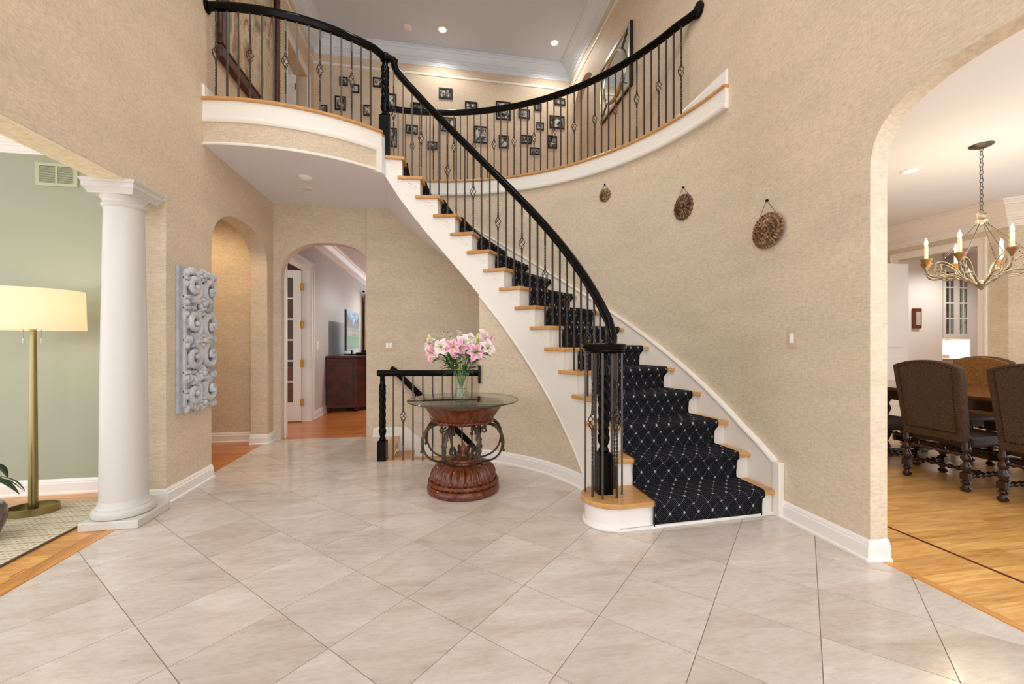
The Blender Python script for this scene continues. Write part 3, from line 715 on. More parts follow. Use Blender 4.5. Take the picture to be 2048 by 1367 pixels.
# ================================================================== FOYER OBJECTS
# ---- column
colm = thing('column', 'white round column with square plinth at the sitting room opening', 'column', (-2.12, 3.31, 0))
cc = (-2.143, 3.302, 0)
MB().box(-2.30, -1.955, 3.132, 3.478, 0, .055).build('plinth', M_col, colm, bevel=.006)
MB().lathe([(.156, .055), (.166, .062), (.170, .08), (.166, .098), (.152, .107), (.146, .11), (.146, .118), (.14, .125), (.136, .14), (.131, .16)], 48, cc).build('torus_base', M_col, colm, True)
MB().lathe([(.129, .155), (.128, .4), (.125, .9), (.117, 1.5), (.107, 2.15)], 48, cc).build('shaft', M_col, colm, 60)
MB().lathe([(.108, 2.14), (.117, 2.148), (.121, 2.158), (.117, 2.168), (.111, 2.174), (.111, 2.186), (.118, 2.195), (.126, 2.208), (.129, 2.22)], 48, cc).build('capital', M_col, colm, True)
ab = MB()
for (w0, z0_), (w1, z1_) in (((.131, 2.214), (.131, 2.222)), ((.131, 2.222), (.148, 2.252)), ((.151, 2.252), (.151, 2.285)), ((.155, 2.285), (.160, 2.298)), ((.162, 2.298), (.162, 2.306))):
    ab.add([(-w0, -w0, z0_), (w0, -w0, z0_), (w0, w0, z0_), (-w0, w0, z0_), (-w1, -w1, z1_), (w1, -w1, z1_), (w1, w1, z1_), (-w1, w1, z1_)], [(3, 2, 1, 0), (4, 5, 6, 7), (0, 1, 5, 4), (1, 2, 6, 5), (2, 3, 7, 6), (3, 0, 4, 7)])
ab.move(Matrix.Translation(cc)).build('abacus', M_col, colm)

# ---- floor lamp
lp = thing('floor_lamp', 'brass floor lamp with cream drum shade by the green wall', 'lamp', (-2.86, 3.53, .011))
lx, ly = -2.86, 3.53; ax = R_(12)
def oval(ra, rb, n=40): return [(lx + ra * cos(t) * cos(ax) - rb * sin(t) * sin(ax), ly + ra * cos(t) * sin(ax) + rb * sin(t) * cos(ax)) for t in [2 * pi * i / n for i in range(n)]]
MB().sweep([(x, y, .035) for x, y in oval(.135, .10)], [(-.006, -.024), (.006, -.024), (.006, .024), (-.006, .024)], closed=True).build('base_ring', M_brass, lp, 50)
MB().prism(oval(.129, .094), .012, .026).build('base_plate', M_brass, lp, 50)
MB().lathe([(.026, .026), (.0245, .3), (.0215, .8), (.018, 1.2), (.0165, 1.30), (.015, 1.34)], 24, (lx, ly, 0)).build('pole', M_brass, lp, True)
def shade_mat():
    m, nt, b = nmat('lamp_shade_linen'); out = nt.nodes['Material Output']
    df = nt.nodes.new('ShaderNodeBsdfDiffuse'); df.inputs[0].default_value = rgb(240, 230, 205)
    tl = nt.nodes.new('ShaderNodeBsdfTranslucent'); tl.inputs[0].default_value = rgb(250, 236, 204)
    mx = nt.nodes.new('ShaderNodeMixShader'); mx.inputs[0].default_value = .42
    nt.links.new(df.outputs[0], mx.inputs[1]); nt.links.new(tl.outputs[0], mx.inputs[2]); nt.links.new(mx.outputs[0], out.inputs[0]); return m
M_shade = shade_mat()
MB().grid([[(lx + r * cos(2 * pi * i / 48), ly + r * sin(2 * pi * i / 48), z) for i in range(48)] for r, z in ((.272, 1.315), (.264, 1.6))], closed_u=True).build('shade', M_shade, lp, True)
mb = MB()
for t in (0, 120, 240): mb.tube([(lx, ly, 1.585), (lx + .262 * cos(R_(t)), ly + .262 * sin(R_(t)), 1.59)], .003, 5)
mb.build('spider', M_brass, lp)
for sx in (-.06, .05):
    c_ = MB().tube([(lx + sx, ly, 1.33), (lx + sx, ly, 1.26)], .0015, 5).build('pull_chain', M_brass, lp)
    MB().lathe([(.002, 0), (.005, -.01), (.005, -.035), (.002, -.04)], 8, (lx + sx, ly, 1.26)).build('pull_knob', M_col, c_, True)
M_bulb = pmat('warm_bulb', rgb(255, 230, 180), .5, emit=rgb(255, 214, 150), es=3)
MB().ball((lx, ly, 1.44), (.035, .035, .05)).build('bulb', M_bulb, lp, True)
def lamp(name, kind, loc, energy, color, size=.06, parent=None, spot=None, rot=(0, 0, 0)):
    d = bpy.data.lights.new(name, kind); d.energy = energy; d.color = color
    if kind == 'POINT': d.shadow_soft_size = size
    if kind == 'SPOT': d.shadow_soft_size = size; d.spot_size = R_(spot); d.spot_blend = .6
    if kind == 'AREA': d.size = size; d.shape = 'DISK'
    o = bpy.data.objects.new(name, d); COL.objects.link(o); o.location = loc; o.rotation_euler = rot
    return o
lamp('lamp_light', 'POINT', (lx, ly, 1.46), 5, (1, .84, .62), .06)

# ---- rug
def rugmat():
    m, nt, b = nmat('patterned_rug'); v = mapping(nt, (1, 1, 1))
    sp = nt.nodes.new('ShaderNodeSeparateXYZ'); nt.links.new(v, sp.inputs[0])
    row = math_(nt, 'PINGPONG', math_(nt, 'MULTIPLY', sp.outputs[1], 1 / .1), .5)
    dx = math_(nt, 'PINGPONG', math_(nt, 'MULTIPLY', sp.outputs[0], 1 / .036), .5); dy = math_(nt, 'PINGPONG', math_(nt, 'MULTIPLY', sp.outputs[1], 1 / .034), .5)
    dots = math_(nt, 'LESS_THAN', math_(nt, 'ADD', dx, dy), .26); stripe = math_(nt, 'LESS_THAN', row, .08)
    n = noise(nt, v, 60, 3); base = ramp(nt, n, [(.35, rgb(198, 186, 160)), (.65, rgb(216, 206, 184))])
    c = mix(nt, dots, base, rgb(160, 148, 130)); c = mix(nt, math_(nt, 'MULTIPLY', stripe, .45), c, rgb(150, 130, 112))
    nt.links.new(c, b.inputs['Base Color']); b.inputs['Roughness'].default_value = .95; return m
rug = thing('area_rug', 'beige rug with small dotted rows under the floor lamp', 'rug', (-3.3, 2.9, 0))
MB().box(-4.2, -2.36, 1.3, 3.72, .001, .010).build('pile', rugmat(), rug)
MB().box(-2.364, -2.352, 1.3, 3.72, .001, .011).build('binding', pmat('rug_binding', rgb(96, 78, 62), .9), rug)

# ---- potted plant at the left edge
M_leafd = pmat('dark_leaf', rgb(38, 66, 40), .35); M_leafd.node_tree.nodes['Principled BSDF'].inputs['Specular IOR Level'].default_value = .6
def leafmesh(L, w, bend, n=8, fold=.25, tip=.0):
    rows = []; mb = MB()
    for i in range(n + 1):
        t = i / n; hw = w * sin(pi * (t * .94 + .03)) ** .9 * (1 - .35 * t); z = bend * t * t; x = L * t
        rows.append([(x, -hw, z + fold * hw), (x, -hw * .5, z + fold * hw * .3), (x, 0, z), (x, hw * .5, z + fold * hw * .3), (x, hw, z + fold * hw)])
    mb.grid(rows)
    for i in range(n + 1):
        for j in range(5): mb.uv[i * 5 + j] = (i / n, j / 4)
    return mb
pp = thing('potted_plant', 'dark green leafy plant in a glazed pot beside the floor lamp', 'plant', (-2.78, 3.10, .011))
px_, py_ = -2.80, 3.06
MB().lathe([(.09, .012), (.11, .03), (.14, .1), (.15, .16), (.145, .2), (.13, .225), (.12, .21)], 32, (px_, py_, 0)).build('pot', pmat('glazed_pot', rgb(108, 100, 96), .2, noise=(rgb(70, 50, 44), 9)), pp, True)
MB().lathe([(.001, .2), (.125, .2)], 24, (px_, py_, 0), cap=False).build('soil', pmat('soil', rgb(40, 30, 24), .9), pp)
rnd = random.Random(4)
for i in range(11):
    a = R_(-60 + 24 * i + rnd.uniform(-8, 8)); h = rnd.uniform(.16, .34); r = rnd.uniform(.05, .13)
    e = Vector((px_ + r * cos(a), py_ + r * sin(a), .2 + h))
    MB().tube([(px_, py_, .18), ((px_ + e.x) / 2 + .0, (py_ + e.y) / 2, .2 + h * .65), tuple(e)], .004, 5).build('stalk', M_leafd, pp, True)
    M = Matrix.Translation(e) @ Matrix.Rotation(a, 4, 'Z') @ Matrix.Rotation(R_(rnd.uniform(5, 35)), 4, 'Y')
    leafmesh(rnd.uniform(.12, .19), rnd.uniform(.025, .04), -.06).move(M).build('leaf', M_leafd, pp, True)

# ---- air vent on the green wall
M_vent = pmat('vent_sage', rgb(184, 188, 160), .45)
vt = thing('air_vent', 'sage painted return air grille high on the green wall', 'vent', (-3.04, 3.965, 2.48))
V0, V1, VZ0, VZ1 = -3.19, -2.90, 2.49, 2.675
yb = 3.965
m_ = MB().box(V0, V1, yb - .012, yb, VZ0, VZ0 + .025).box(V0, V1, yb - .012, yb, VZ1 - .025, VZ1).box(V0, V0 + .028, yb - .012, yb, VZ0 + .025, VZ1 - .025).box(V1 - .028, V1, yb - .012, yb, VZ0 + .025, VZ1 - .025).box((V0 + V1) / 2 - .008, (V0 + V1) / 2 + .008, yb - .012, yb, VZ0 + .025, VZ1 - .025)
m_.build('frame', M_vent, vt)
MB().box(V0 + .02, V1 - .02, yb - .003, yb - .001, VZ0 + .02, VZ1 - .02).build('backing', pmat('vent_shadow', rgb(40, 43, 33), .8), vt)
for i in range(15):
    z = VZ0 + .032 + i * (VZ1 - VZ0 - .064) / 14
    MB().box(V0 + .028, V1 - .028, yb - .009, yb - .003, z - .0022, z + .0022).build('slat', M_vent, vt)

# ---- carved relief panel on the left wall
M_stone = pmat('whitewashed_carving', rgb(208, 208, 210), .8, noise=(rgb(182, 183, 188), 14), bump=.4, bscale=60)
M_stone2 = pmat('grey_panel_board', rgb(184, 187, 194), .85, noise=(rgb(164, 168, 176), 20))
cp = thing('carved_panel', 'tall whitewashed carved scrollwork panel on the beige wall', 'wall panel', (AL, 3.95, .66))
B0, B1, Z0, Z1 = 3.67, 4.20, .665, 1.835
MB().box(AL, AL + .025, B0, B1, Z0, Z1).build('backboard', M_stone2, cp, bevel=.004)
def on(b, z, h=.03): return (AL + .02 + h, b, z)
mc = (B0 + B1) / 2 + .02; xs = Vector((1, 0, 0))
def spiral(cb, cz, r0, turns, dirn, a0, w=.034):
    pts = []; rr = []; n = 40
    for i in range(n + 1):
        t = i / n; r = r0 * (1 - .80 * t); a = a0 + dirn * 2 * pi * turns * t
        pts.append(on(cb + r * cos(a), cz + r * sin(a), .018 + .03 * t)); rr.append(w * (1 - .5 * t))
    return pts, rr
def lobe(b_, z, rb, rz, h=.02, a=0): return MB().ball((0, 0, 0), (.028, rb, rz), 9, 6).move(Matrix.Translation(on(b_, z, h)) @ Matrix.Rotation(a, 4, 'X'))
rnd = random.Random(21)
TIER = [(Z1 - .155, .098, 1), (Z0 + .715, .108, 1), (Z0 + .445, .108, -1), (Z0 + .145, .098, -1)]
for zc, r, ud_ in TIER:
    for sgn in (-1, 1):
        cb = mc + sgn * .122
        pts, rr = spiral(cb, zc, r, 1.3, -sgn * ud_, -ud_ * pi / 2)
        MB().tube(pts, rr, 8, up=xs).build('scroll', M_stone, cp, True)
        p2 = catmull([on(mc + sgn * .012, zc - ud_ * (r + .10), .012), on(mc + sgn * .035, zc - ud_ * (r + .02), .035), on(mc + sgn * .075, zc - ud_ * (r + .012), .03), on(cb, zc - ud_ * r, .018)], 4)
        MB().tube(p2, [.012 + .022 * i / (len(p2) - 1) for i in range(len(p2))], 8, up=xs).build('stalk', M_stone, cp, True)
        for q in range(5):      # acanthus lobes curling off the outside of the scroll
            a = -ud_ * pi / 2 - sgn * ud_ * (.5 + q * .62); rb = r + .022
            lobe(cb + rb * cos(a), zc + rb * sin(a), .018, .034, .012, a).build('acanthus_lobe', M_stone, cp, True)
        lobe(cb, zc, .022, .022, .05).build('volute_eye', M_stone, cp, True)
for z in (Z0 + .58, Z0 + .885, Z0 + .30, Z0 + .05, Z1 - .04):
    mb = MB().ball(on(mc, z, .045), (.026, .024, .024), 10, 6)
    for q in range(7): mb.ball(on(mc + .04 * cos(q * .9), z + .04 * sin(q * .9), .03), (.024, .02, .02), 8, 5)
    mb.build('rosette', M_stone, cp, True)
for zz in (Z0 + .27, Z0 + .035, Z0 + .59, Z1 - .035):
    for q in range(10):
        b_ = B0 + .085 + q * .046
        if abs(b_ - mc) > .05: lobe(b_, zz + rnd.uniform(-.015, .015), .02, .036, .012, rnd.uniform(-.4, .4)).build('acanthus_lobe', M_stone, cp, True)
for q in range(46):
    b_, z = rnd.uniform(B0 + .09, B1 - .02), rnd.uniform(Z0 + .04, Z1 - .04)
    lobe(b_, z, rnd.uniform(.012, .022), rnd.uniform(.02, .036), .002, rnd.uniform(0, 3)).build('leaf_boss', M_stone, cp, True)
for zz in (Z0 + .58, Z0 + .84, Z0 + .32, Z1 - .09, Z1 - .24, Z0 + .17):
    MB().box(AL + .02, AL + .058, B0 + .05, B0 + .105, zz - .014, zz + .014).ball(on(B0 + .078, zz - .045, .015), (.03, .028, .028), 8, 5).build('edge_boss', M_stone, cp, bevel=.006)
MB().box(AL + .02, AL + .042, B0 + .05, B0 + .085, Z0 + .04, Z1 - .04).build('edge_rib', M_stone, cp, bevel=.008)

# ---- switch plates
def switch(name, label, M, n=1, plate=M_plate):
    t = thing(name, label, 'light switch', tuple(M.translation)); w = .041 + .046 * (n - 1)
    def bm(*a): return MB().box(*a).move(M)
    bm(-w, w, -.064, .064, 0, .006).build('plate', plate, t, bevel=.002)
    for i in range(n):
        x = (i - (n - 1) / 2) * .046; bm(x - .016, x + .016, -.033, .033, .005, .010).build('rocker', M_switch, t, bevel=.002)
def onwall(p, nrm): 
    z = Vector(nrm); x = Vector((0, 0, 1)).cross(z); return Matrix.Translation(p) @ Matrix((x, (0, 0, 1), z)).transposed().to_4x4()
switch('light_switch', 'single white rocker switch on the wall right of the stairs', onwall((AR, 2.471, 1.255), (-1, 0, 0)))
switch('light_switch', 'double white rocker switch above the basement railing', onwall((-.64, BB, 1.185), (0, -1, 0)), 2)
switch('light_switch', 'white switch on the grey family room wall', onwall((-1.96, 7.28, 1.18), (1, 0, 0)), 1, M_switch)

# ---- medallions
M_bronze = pmat('antique_bronze', rgb(176, 142, 104), .4, metal=.55, noise=(rgb(92, 68, 48), 60))
M_bronze2 = pmat('old_copper', rgb(140, 104, 80), .42, metal=.5, noise=(rgb(74, 52, 40), 45))
M_wire = pmat('hanging_wire', rgb(70, 60, 50), .5)
def medallion(a, z, rw, rh, label, mat, petals, hook, rings):
    x, y = pol(a, RO); M = onwall((x, y, z), (-cos(R_(a)), -sin(R_(a)), 0))
    t = thing('wall_medallion', label, 'wall medallion', (x, y, z), group='embossed medallions on the curved wall')
    def prof(u):   # u 0..1 radius -> height
        h = .012 + .014 * (1 - u * u)
        for (c, w, g) in rings: h += g * math.exp(-((u - c) / w) ** 2)
        return h
    rows = []
    for i in range(22):
        u = i / 21; row = []
        for j in range(96):
            th = 2 * pi * j / 96; sc = 1 + .05 * u ** 3 * cos(petals * th)
            h = prof(u) + .004 * sin(petals * th) * sin(pi * u) + .0025 * cos(2 * petals * th + 3) * (u > .5)
            row.append(M @ Vector((rw * u * sc * cos(th), rh * u * sc * sin(th), h if i < 21 else .002)))
        rows.append(row)
    d = MB().grid(rows, closed_u=True).build('disc', mat, t, True)
    MB().ball((0, 0, .03), (rw * .12, rh * .12, .012)).move(M).build('centre_boss', mat, d, True)
    for j in range(petals):
        th = 2 * pi * j / petals; MB().ball((rw * .94 * cos(th), rh * .94 * sin(th), .008), (rw * .1, rw * .1, .01), 6, 4).move(M).build('rim_bead', mat, d, True)
    top = rh + hook
    for s_ in (-1, 1): MB().tube([M @ Vector((s_ * rw * .6, rh * .8, .008)), M @ Vector((0, top, .012))], .0018, 5).build('wire', M_wire, t)
    MB().ball((0, top, .01), (.011, .011, .012), 8, 5).move(M).build('hook', M_black, t, True)
medallion(35.3, 2.905, .075, .075, 'smallest round embossed medallion hung above the stairs', M_bronze, 14, .045, [(.55, .08, .006), (.2, .08, .006)])
medallion(14.8, 2.508, .112, .122, 'middle brown sunburst medallion hung on the curved wall', M_bronze2, 16, .065, [(.3, .06, .008), (.9, .08, .006)])
medallion(-4.6, 2.045, .155, .125, 'largest oval bronze medallion with a round centre boss', M_bronze, 30, .095, [(.22, .05, .012), (.5, .06, .008), (.78, .06, .006)])

# ---- ceiling discs
M_can = pmat('can_light_lens', rgb(255, 250, 240), .5, emit=rgb(255, 246, 232), es=14)
M_canoff = pmat('can_light_dim', rgb(225, 223, 220), .5)
def canlight(x, y, z, label, energy, group='recessed ceiling lights', col=(1, .96, .90), size=.06, on_=True):
    t = thing('recessed_light', label, 'ceiling light', (x, y, z), group=group)
    MB().lathe([(.055, -.001), (.06, -.006), (.082, -.006), (.086, 0)], 28, (x, y, z), cap=False).build('trim_ring', M_white, t, True)
    MB().lathe([(.0005, -.003), (.057, -.003)], 28, (x, y, z), cap=False).build('lens', M_can if on_ else M_canoff, t)
    if energy: lamp('can_lamp', 'SPOT', (x, y, z - .03), energy, col, size, spot=150)
    return t
def detector(x, y, z, label):
    t = thing('smoke_detector', label, 'smoke detector', (x, y, z))
    MB().lathe([(.07, 0), (.072, -.008), (.066, -.02), (.055, -.028)], 28, (x, y, z)).build('body', M_white, t, True)
    MB().lathe([(.04, -.027), (.04, -.034), (.03, -.037)], 20, (x, y, z)).build('cap', M_white, t, True)
detector(-1.386, 4.694, ZC, 'white smoke detector under the landing, nearer one')
canlight(-1.478, 5.076, ZC, 'unlit white recessed light under the landing', 0, on_=False)
detector(-.496, 6.9, ZT, 'white smoke detector on the upper hall ceiling')

# ================================================================== PEDESTAL TABLE, VASE, LILIES
M_mahog = pmat('carved_mahogany', rgb(116, 56, 25), .28, coat=.25, noise=(rgb(76, 33, 13), 30))
M_wrought = pmat('wrought_scroll', rgb(52, 44, 38), .45, metal=.5, noise=(rgb(92, 78, 64), 50))
TX, TY = .205, 3.505
tb = thing('pedestal_table', 'round glass topped table on carved mahogany and iron scroll base', 'table', (TX, TY, 0))
tc_ = (TX, TY, 0)
pb_ = MB().lathe([(.288, 0), (.298, .008), (.302, .03), (.298, .05), (.285, .062), (.272, .066)], 56, tc_).build('plinth', M_mahog, tb, True)
def rope(par, r, z, rad_, n, name='rope_moulding', c=tc_):
    rows = []
    for i in range(n * 4):
        t = 2 * pi * i / (n * 4); row = []
        for j in range(8):
            ph = 2 * pi * j / 8; k = 1 + .22 * cos(ph * 2 + i * pi / 2)
            row.append((c[0] + (r + rad_ * k * cos(ph)) * cos(t), c[1] + (r + rad_ * k * cos(ph)) * sin(t), c[2] + z + rad_ * k * sin(ph)))
        rows.append(row)
    return MB().grid(rows, closed_u=True, closed_v=True).build(name, M_mahog, par, True)
rope(pb_, .274, .083, .019, 40)
rows = []
for i in range(18):
    u = i / 17; row = []
    for j in range(168):
        t = 2 * pi * j / 168; r = .268 - .115 * u ** 1.5; z = .10 + .135 * sin(u * pi / 2) 
        q = .5 + .5 * cos(14 * t); flut = .017 * sin(pi * u) * (q ** .5) + .0065 * sin(pi * u) * cos(70 * t)
        row.append((TX + (r + flut) * cos(t), TY + (r + flut) * sin(t), z))
    rows.append(row)
ld = MB().grid(rows, closed_u=True).build('carved_dome', M_mahog, tb, True)
for j in range(14):
    t = 2 * pi * (j + .5) / 14; MB().ball((TX + .262 * cos(t), TY + .262 * sin(t), .118), (.022, .022, .02), 8, 5).build('leaf_tip', M_mahog, ld, True)
MB().lathe([(.153, .232), (.158, .24), (.153, .25), (.13, .255), (.125, .265), (.06, .27), (.03, .28), (.022, .30), (.03, .33), (.022, .355), (.012, .375), (.003, .39)], 40, tc_).build('bead_ring', M_mahog, tb, True)
for j in range(44):
    t = 2 * pi * j / 44; MB().ball((TX + .158 * cos(t), TY + .158 * sin(t), .244), .0085, 6, 4).build('bead', M_mahog, ld, True)
LEGP = [(.165, .505), (.18, .49), (.197, .495), (.2, .515), (.185, .535), (.205, .555), (.25, .553), (.295, .53), (.328, .485), (.344, .42), (.335, .355), (.30, .30), (.25, .268), (.19, .252), (.135, .25), (.095, .265), (.075, .3), (.085, .335), (.11, .34), (.122, .315), (.108, .298)]
LP2 = catmull(LEGP); LEAFP = catmull([(.215, .562), (.26, .562), (.305, .538), (.338, .488), (.356, .425), (.352, .37), (.362, .345)])
for j in range(8):
    t = 2 * pi * (j + .38) / 8; ct, stt = cos(t), sin(t)
    f = lambda r, z, s_=0: (TX + r * ct - s_ * stt, TY + r * stt + s_ * ct, z)
    lg = MB().tube([f(r, z) for r, z in LP2], .0085, 7, up=Vector((-stt, ct, 0))).build('scroll_leg', M_wrought, tb, True)
    rows = []; n = len(LEAFP)
    for i, (r, z) in enumerate(LEAFP):
        u = i / (n - 1); w = .024 * sin(pi * (.12 + .85 * u)) * (1 + .22 * cos(i * 2.1)); d = .006
        rows.append([f(r - d, z - d, -w), f(r + .002, z + .002, -w * .5), f(r + .008, z + .006, 0), f(r + .002, z + .002, w * .5), f(r - d, z - d, w)])
    MB().grid(rows).build('acanthus_leaf', M_wrought, lg, True)
rows = []
for r, z, fl_ in ((.215, .562, 0), (.24, .566, 0), (.25, .576, 0), (.245, .592, 0), (.25, .60, .3), (.262, .615, 1), (.285, .648, 1), (.31, .685, .8), (.322, .70, 0), (.332, .706, 0), (.336, .722, 0), (.33, .735, 0), (.30, .738, 0)):
    rows.append([(TX + (r - fl_ * .011 * abs(cos(20 * t))) * cos(t), TY + (r - fl_ * .011 * abs(cos(20 * t))) * sin(t), z) for t in [2 * pi * j / 264 for j in range(264)]])
bw = MB().grid(rows, closed_u=True).build('fluted_bowl', M_mahog, tb, True)
rope(bw, .247, .583, .011, 44)
MB().lathe([(.001, .742), (.452, .742), (.458, .7435), (.46, .748), (.458, .7525), (.45, .754), (.001, .754)], 72, tc_, cap=False).build('glass_top', M_tglass, tb, 30)
MB().lathe([(.4585, .743), (.461, .746), (.461, .750), (.4585, .753)], 72, tc_, cap=False).build('glass_rim', M_tedge, tb, True)

VX, VY, VZ = TX - .018, TY, .755
vs_ = thing('glass_vase', 'clear flared glass vase holding the lilies on the round table', 'vase', (VX, VY, VZ))
MB().lathe([(.001, .0), (.062, 0), (.066, .008), (.064, .02), (.055, .05), (.05, .09), (.053, .14), (.06, .19), (.066, .215), (.063, .215), (.057, .19), (.049, .14), (.046, .09), (.05, .05), (.058, .022), (.001, .018)], 36, (VX, VY, VZ), cap=False).build('body', M_vase, vs_, True)
MB().lathe([(.001, .019), (.056, .023), (.049, .05), (.0455, .085), (.001, .085)], 28, (VX, VY, VZ), cap=False).build('water', M_water, vs_, True)
M_stem = pmat('lily_stem', rgb(96, 138, 62), .5)
M_lleaf = pmat('lily_leaf', rgb(58, 108, 44), .4, noise=(rgb(40, 84, 34), 30))
def petalmat(name, mid, edge, throat):
    m, nt, b = nmat(name); tc = nt.nodes.new('ShaderNodeTexCoord'); sp = nt.nodes.new('ShaderNodeSeparateXYZ'); nt.links.new(tc.outputs['UV'], sp.inputs[0])
    e = math_(nt, 'MULTIPLY', math_(nt, 'ABSOLUTE', math_(nt, 'SUBTRACT', sp.outputs[1], .5)), 2)
    c = mix(nt, ramp(nt, e, [(.25, (0, 0, 0, 1)), (.95, (1, 1, 1, 1))]), mid, edge)
    c = mix(nt, ramp(nt, sp.outputs[0], [(.05, (1, 1, 1, 1)), (.35, (0, 0, 0, 1))]), c, throat)
    nt.links.new(c, b.inputs['Base Color']); b.inputs['Roughness'].default_value = .5
    b.inputs['Subsurface Weight'].default_value = .0
    return m
M_pink = petalmat('pink_lily_petal', rgb(224, 140, 172), rgb(246, 214, 222), rgb(226, 220, 150))
M_pale = petalmat('pale_lily_petal', rgb(236, 206, 210), rgb(250, 242, 238), rgb(214, 226, 150))
M_bud = pmat('lily_bud', rgb(206, 214, 128), .5)
M_anther = pmat('anther', rgb(178, 112, 60), .7)
def petal_me(mat, L=.082, w=.020):
    mb = MB(); n = 8; rows = []
    for i in range(n + 1):
        t = i / n; hw = w * sin(pi * (.08 + .92 * t) ** .95) * (1.0 if t < .95 else .6) + .001
        x = L * (t * .82); z = L * (.55 * t - .62 * t ** 2.6)
        rows.append([(x, s_ * hw, z + .35 * abs(s_) * hw) for s_ in (-1, -.5, 0, .5, 1)])
    mb.grid(rows)
    for i in range(n + 1):
        for j in range(5): mb.uv[i * 5 + j] = (i / n, j / 4)
    return mb.mesh('petal', mat, True)
PM = {'pink': petal_me(M_pink), 'pale': petal_me(M_pale), 'half': petal_me(M_pale, .07, .016)}
ME_ST = MB()
for j in range(5):
    a = 2 * pi * j / 5; ME_ST.tube([(0, 0, 0), (.008 * cos(a), .008 * sin(a), .03), (.018 * cos(a), .018 * sin(a), .055)], .0011, 4)
ME_ST = ME_ST.mesh('stamens', M_stem)
ME_AN = MB()
for j in range(5):
    a = 2 * pi * j / 5; ME_AN.ball((.018 * cos(a), .018 * sin(a), .056), (.005, .002, .002), 6, 4)
ME_AN = ME_AN.mesh('anthers', M_anther)
def lilyleaf():
    return leafmesh(.12, .013, -.03, 7, .4).mesh('leaf', M_lleaf, True)
ME_LL = lilyleaf()
def bud_me():
    return MB().lathe([(.002, 0), (.008, .008), (.011, .022), (.0105, .04), (.007, .056), (.002, .065)], 8).mesh('bud', M_bud, True)
ME_BUD = bud_me()
spec = [(290, 335, 'pink', -.04, 'drooping pink lily at the far left of the bouquet'), (238, 225, 'pale', .05, 'pale greenish lily at the upper left of the bouquet'), (395, 150, 'half', .03, 'half open cream lily above the left side of the bouquet'),
        (405, 262, 'pale', -.09, 'white green lily left of the large central pink bloom'), (548, 262, 'pink', -.12, 'large pink lily in the centre of the bouquet'), (640, 215, 'pale', .0, 'pale pink lily just right of the central bloom'),
        (585, 130, 'half', .06, 'white half open lily at the top centre of the bouquet'), (795, 320, 'pink', -.12, 'wide open pink lily at the right front of the bouquet'), (705, 185, 'pale', .06, 'small pale lily behind the right buds'),
        (870, 150, 'pale', .05, 'white lily at the upper right of the bouquet'), (925, 275, 'pale', -.03, 'white pink lily at the far right of the bouquet'), (470, 140, 'half', .09, 'pale half open lily behind the upper left blooms'), (905, 205, 'pink', .08, 'small pink lily behind the white lilies on the right'), (600, 285, 'pink', -.06, 'pink lily tucked under the central bloom'), (330, 235, 'half', .1, 'cream half open lily at the back left of the bouquet')]
camdir = Vector((sin(R_(10)), cos(R_(10)), 0)); camrt = Vector((cos(R_(10)), -sin(R_(10)), 0))
cen = Vector((VX, VY, 0)); rnd = random.Random(9)
for fx, fy, kd, dep, lab in spec:
    pxx = 820 + fx / 5.942; yy = 650 + fy / 5.942; h = 1.23 - (yy - 683.5) / 238.9; off = (pxx - 923.5) / 238.9
    P = cen + camrt * off + camdir * dep; P.z = h
    root = thing('lily', lab, 'flower', (VX, VY, VZ + .02), group='lilies in the glass vase')
    dirv = (P - Vector((VX, VY, VZ + .15))); b0 = Vector((VX, VY, VZ + .024)) - Vector((dirv.x, dirv.y, 0)) * .09
    neck = Vector((VX, VY, VZ + .205)) + Vector((dirv.x, dirv.y, 0)).normalized() * min(.045, .3 * math.hypot(dirv.x, dirv.y))
    mid = neck.lerp(P, .55) + Vector((0, 0, .03))
    sp = catmull([tuple(b0), tuple(neck), tuple(mid), tuple(P)], 5)
    MB().tube(sp, .0022, 6).build('stem', M_stem, root, True)
    out = Vector((dirv.x, dirv.y, 0)); face = (out * 3.0 - camdir * .75 + Vector((0, 0, .25 if kd != 'half' else 1.6))).normalized()
    if kd == 'half': face = (out * 1.2 - camdir * .1 + Vector((0, 0, 1))).normalized()
    q = face.to_track_quat('Z', 'Y').to_matrix().to_4x4()
    fl = bpy.data.objects.new('flower', MB().lathe([(.003, -.012), (.006, 0), (.004, .008)], 8).mesh('calyx', M_stem, True)); COL.objects.link(fl); fl.parent = root
    fl.matrix_local = Matrix.Translation(P - Vector(root.location)) @ q @ Matrix.Rotation(rnd.uniform(0, 6), 4, 'Z')
    for j in range(6):
        o = inst('petal', PM[kd], fl, world=False)
        tilt = (R_(-12) if j % 2 else R_(-6)) if kd != 'half' else R_(-48)
        o.matrix_local = Matrix.Rotation(j * pi / 3, 4, 'Z') @ Matrix.Translation((.003, 0, .002)) @ Matrix.Rotation(tilt + R_(rnd.uniform(-8, 8)), 4, 'Y') @ Matrix.Scale(rnd.uniform(1.08, 1.3), 4)
    inst('stamens', ME_ST, fl, world=False); inst('anthers', ME_AN, fl, world=False)
    for j in range(10):
        t = rnd.uniform(.4, .82); p = Vector(sp[int(t * (len(sp) - 1))]); a = atan2(dirv.y, dirv.x) + rnd.uniform(-1.6, 1.6)
        o = inst('leaf', ME_LL, root, world=False)
        o.matrix_local = Matrix.Translation(p - Vector(root.location)) @ Matrix.Rotation(a, 4, 'Z') @ Matrix.Rotation(R_(rnd.uniform(-50, 15)), 4, 'Y') @ Matrix.Scale(rnd.uniform(.7, 1.15), 4)
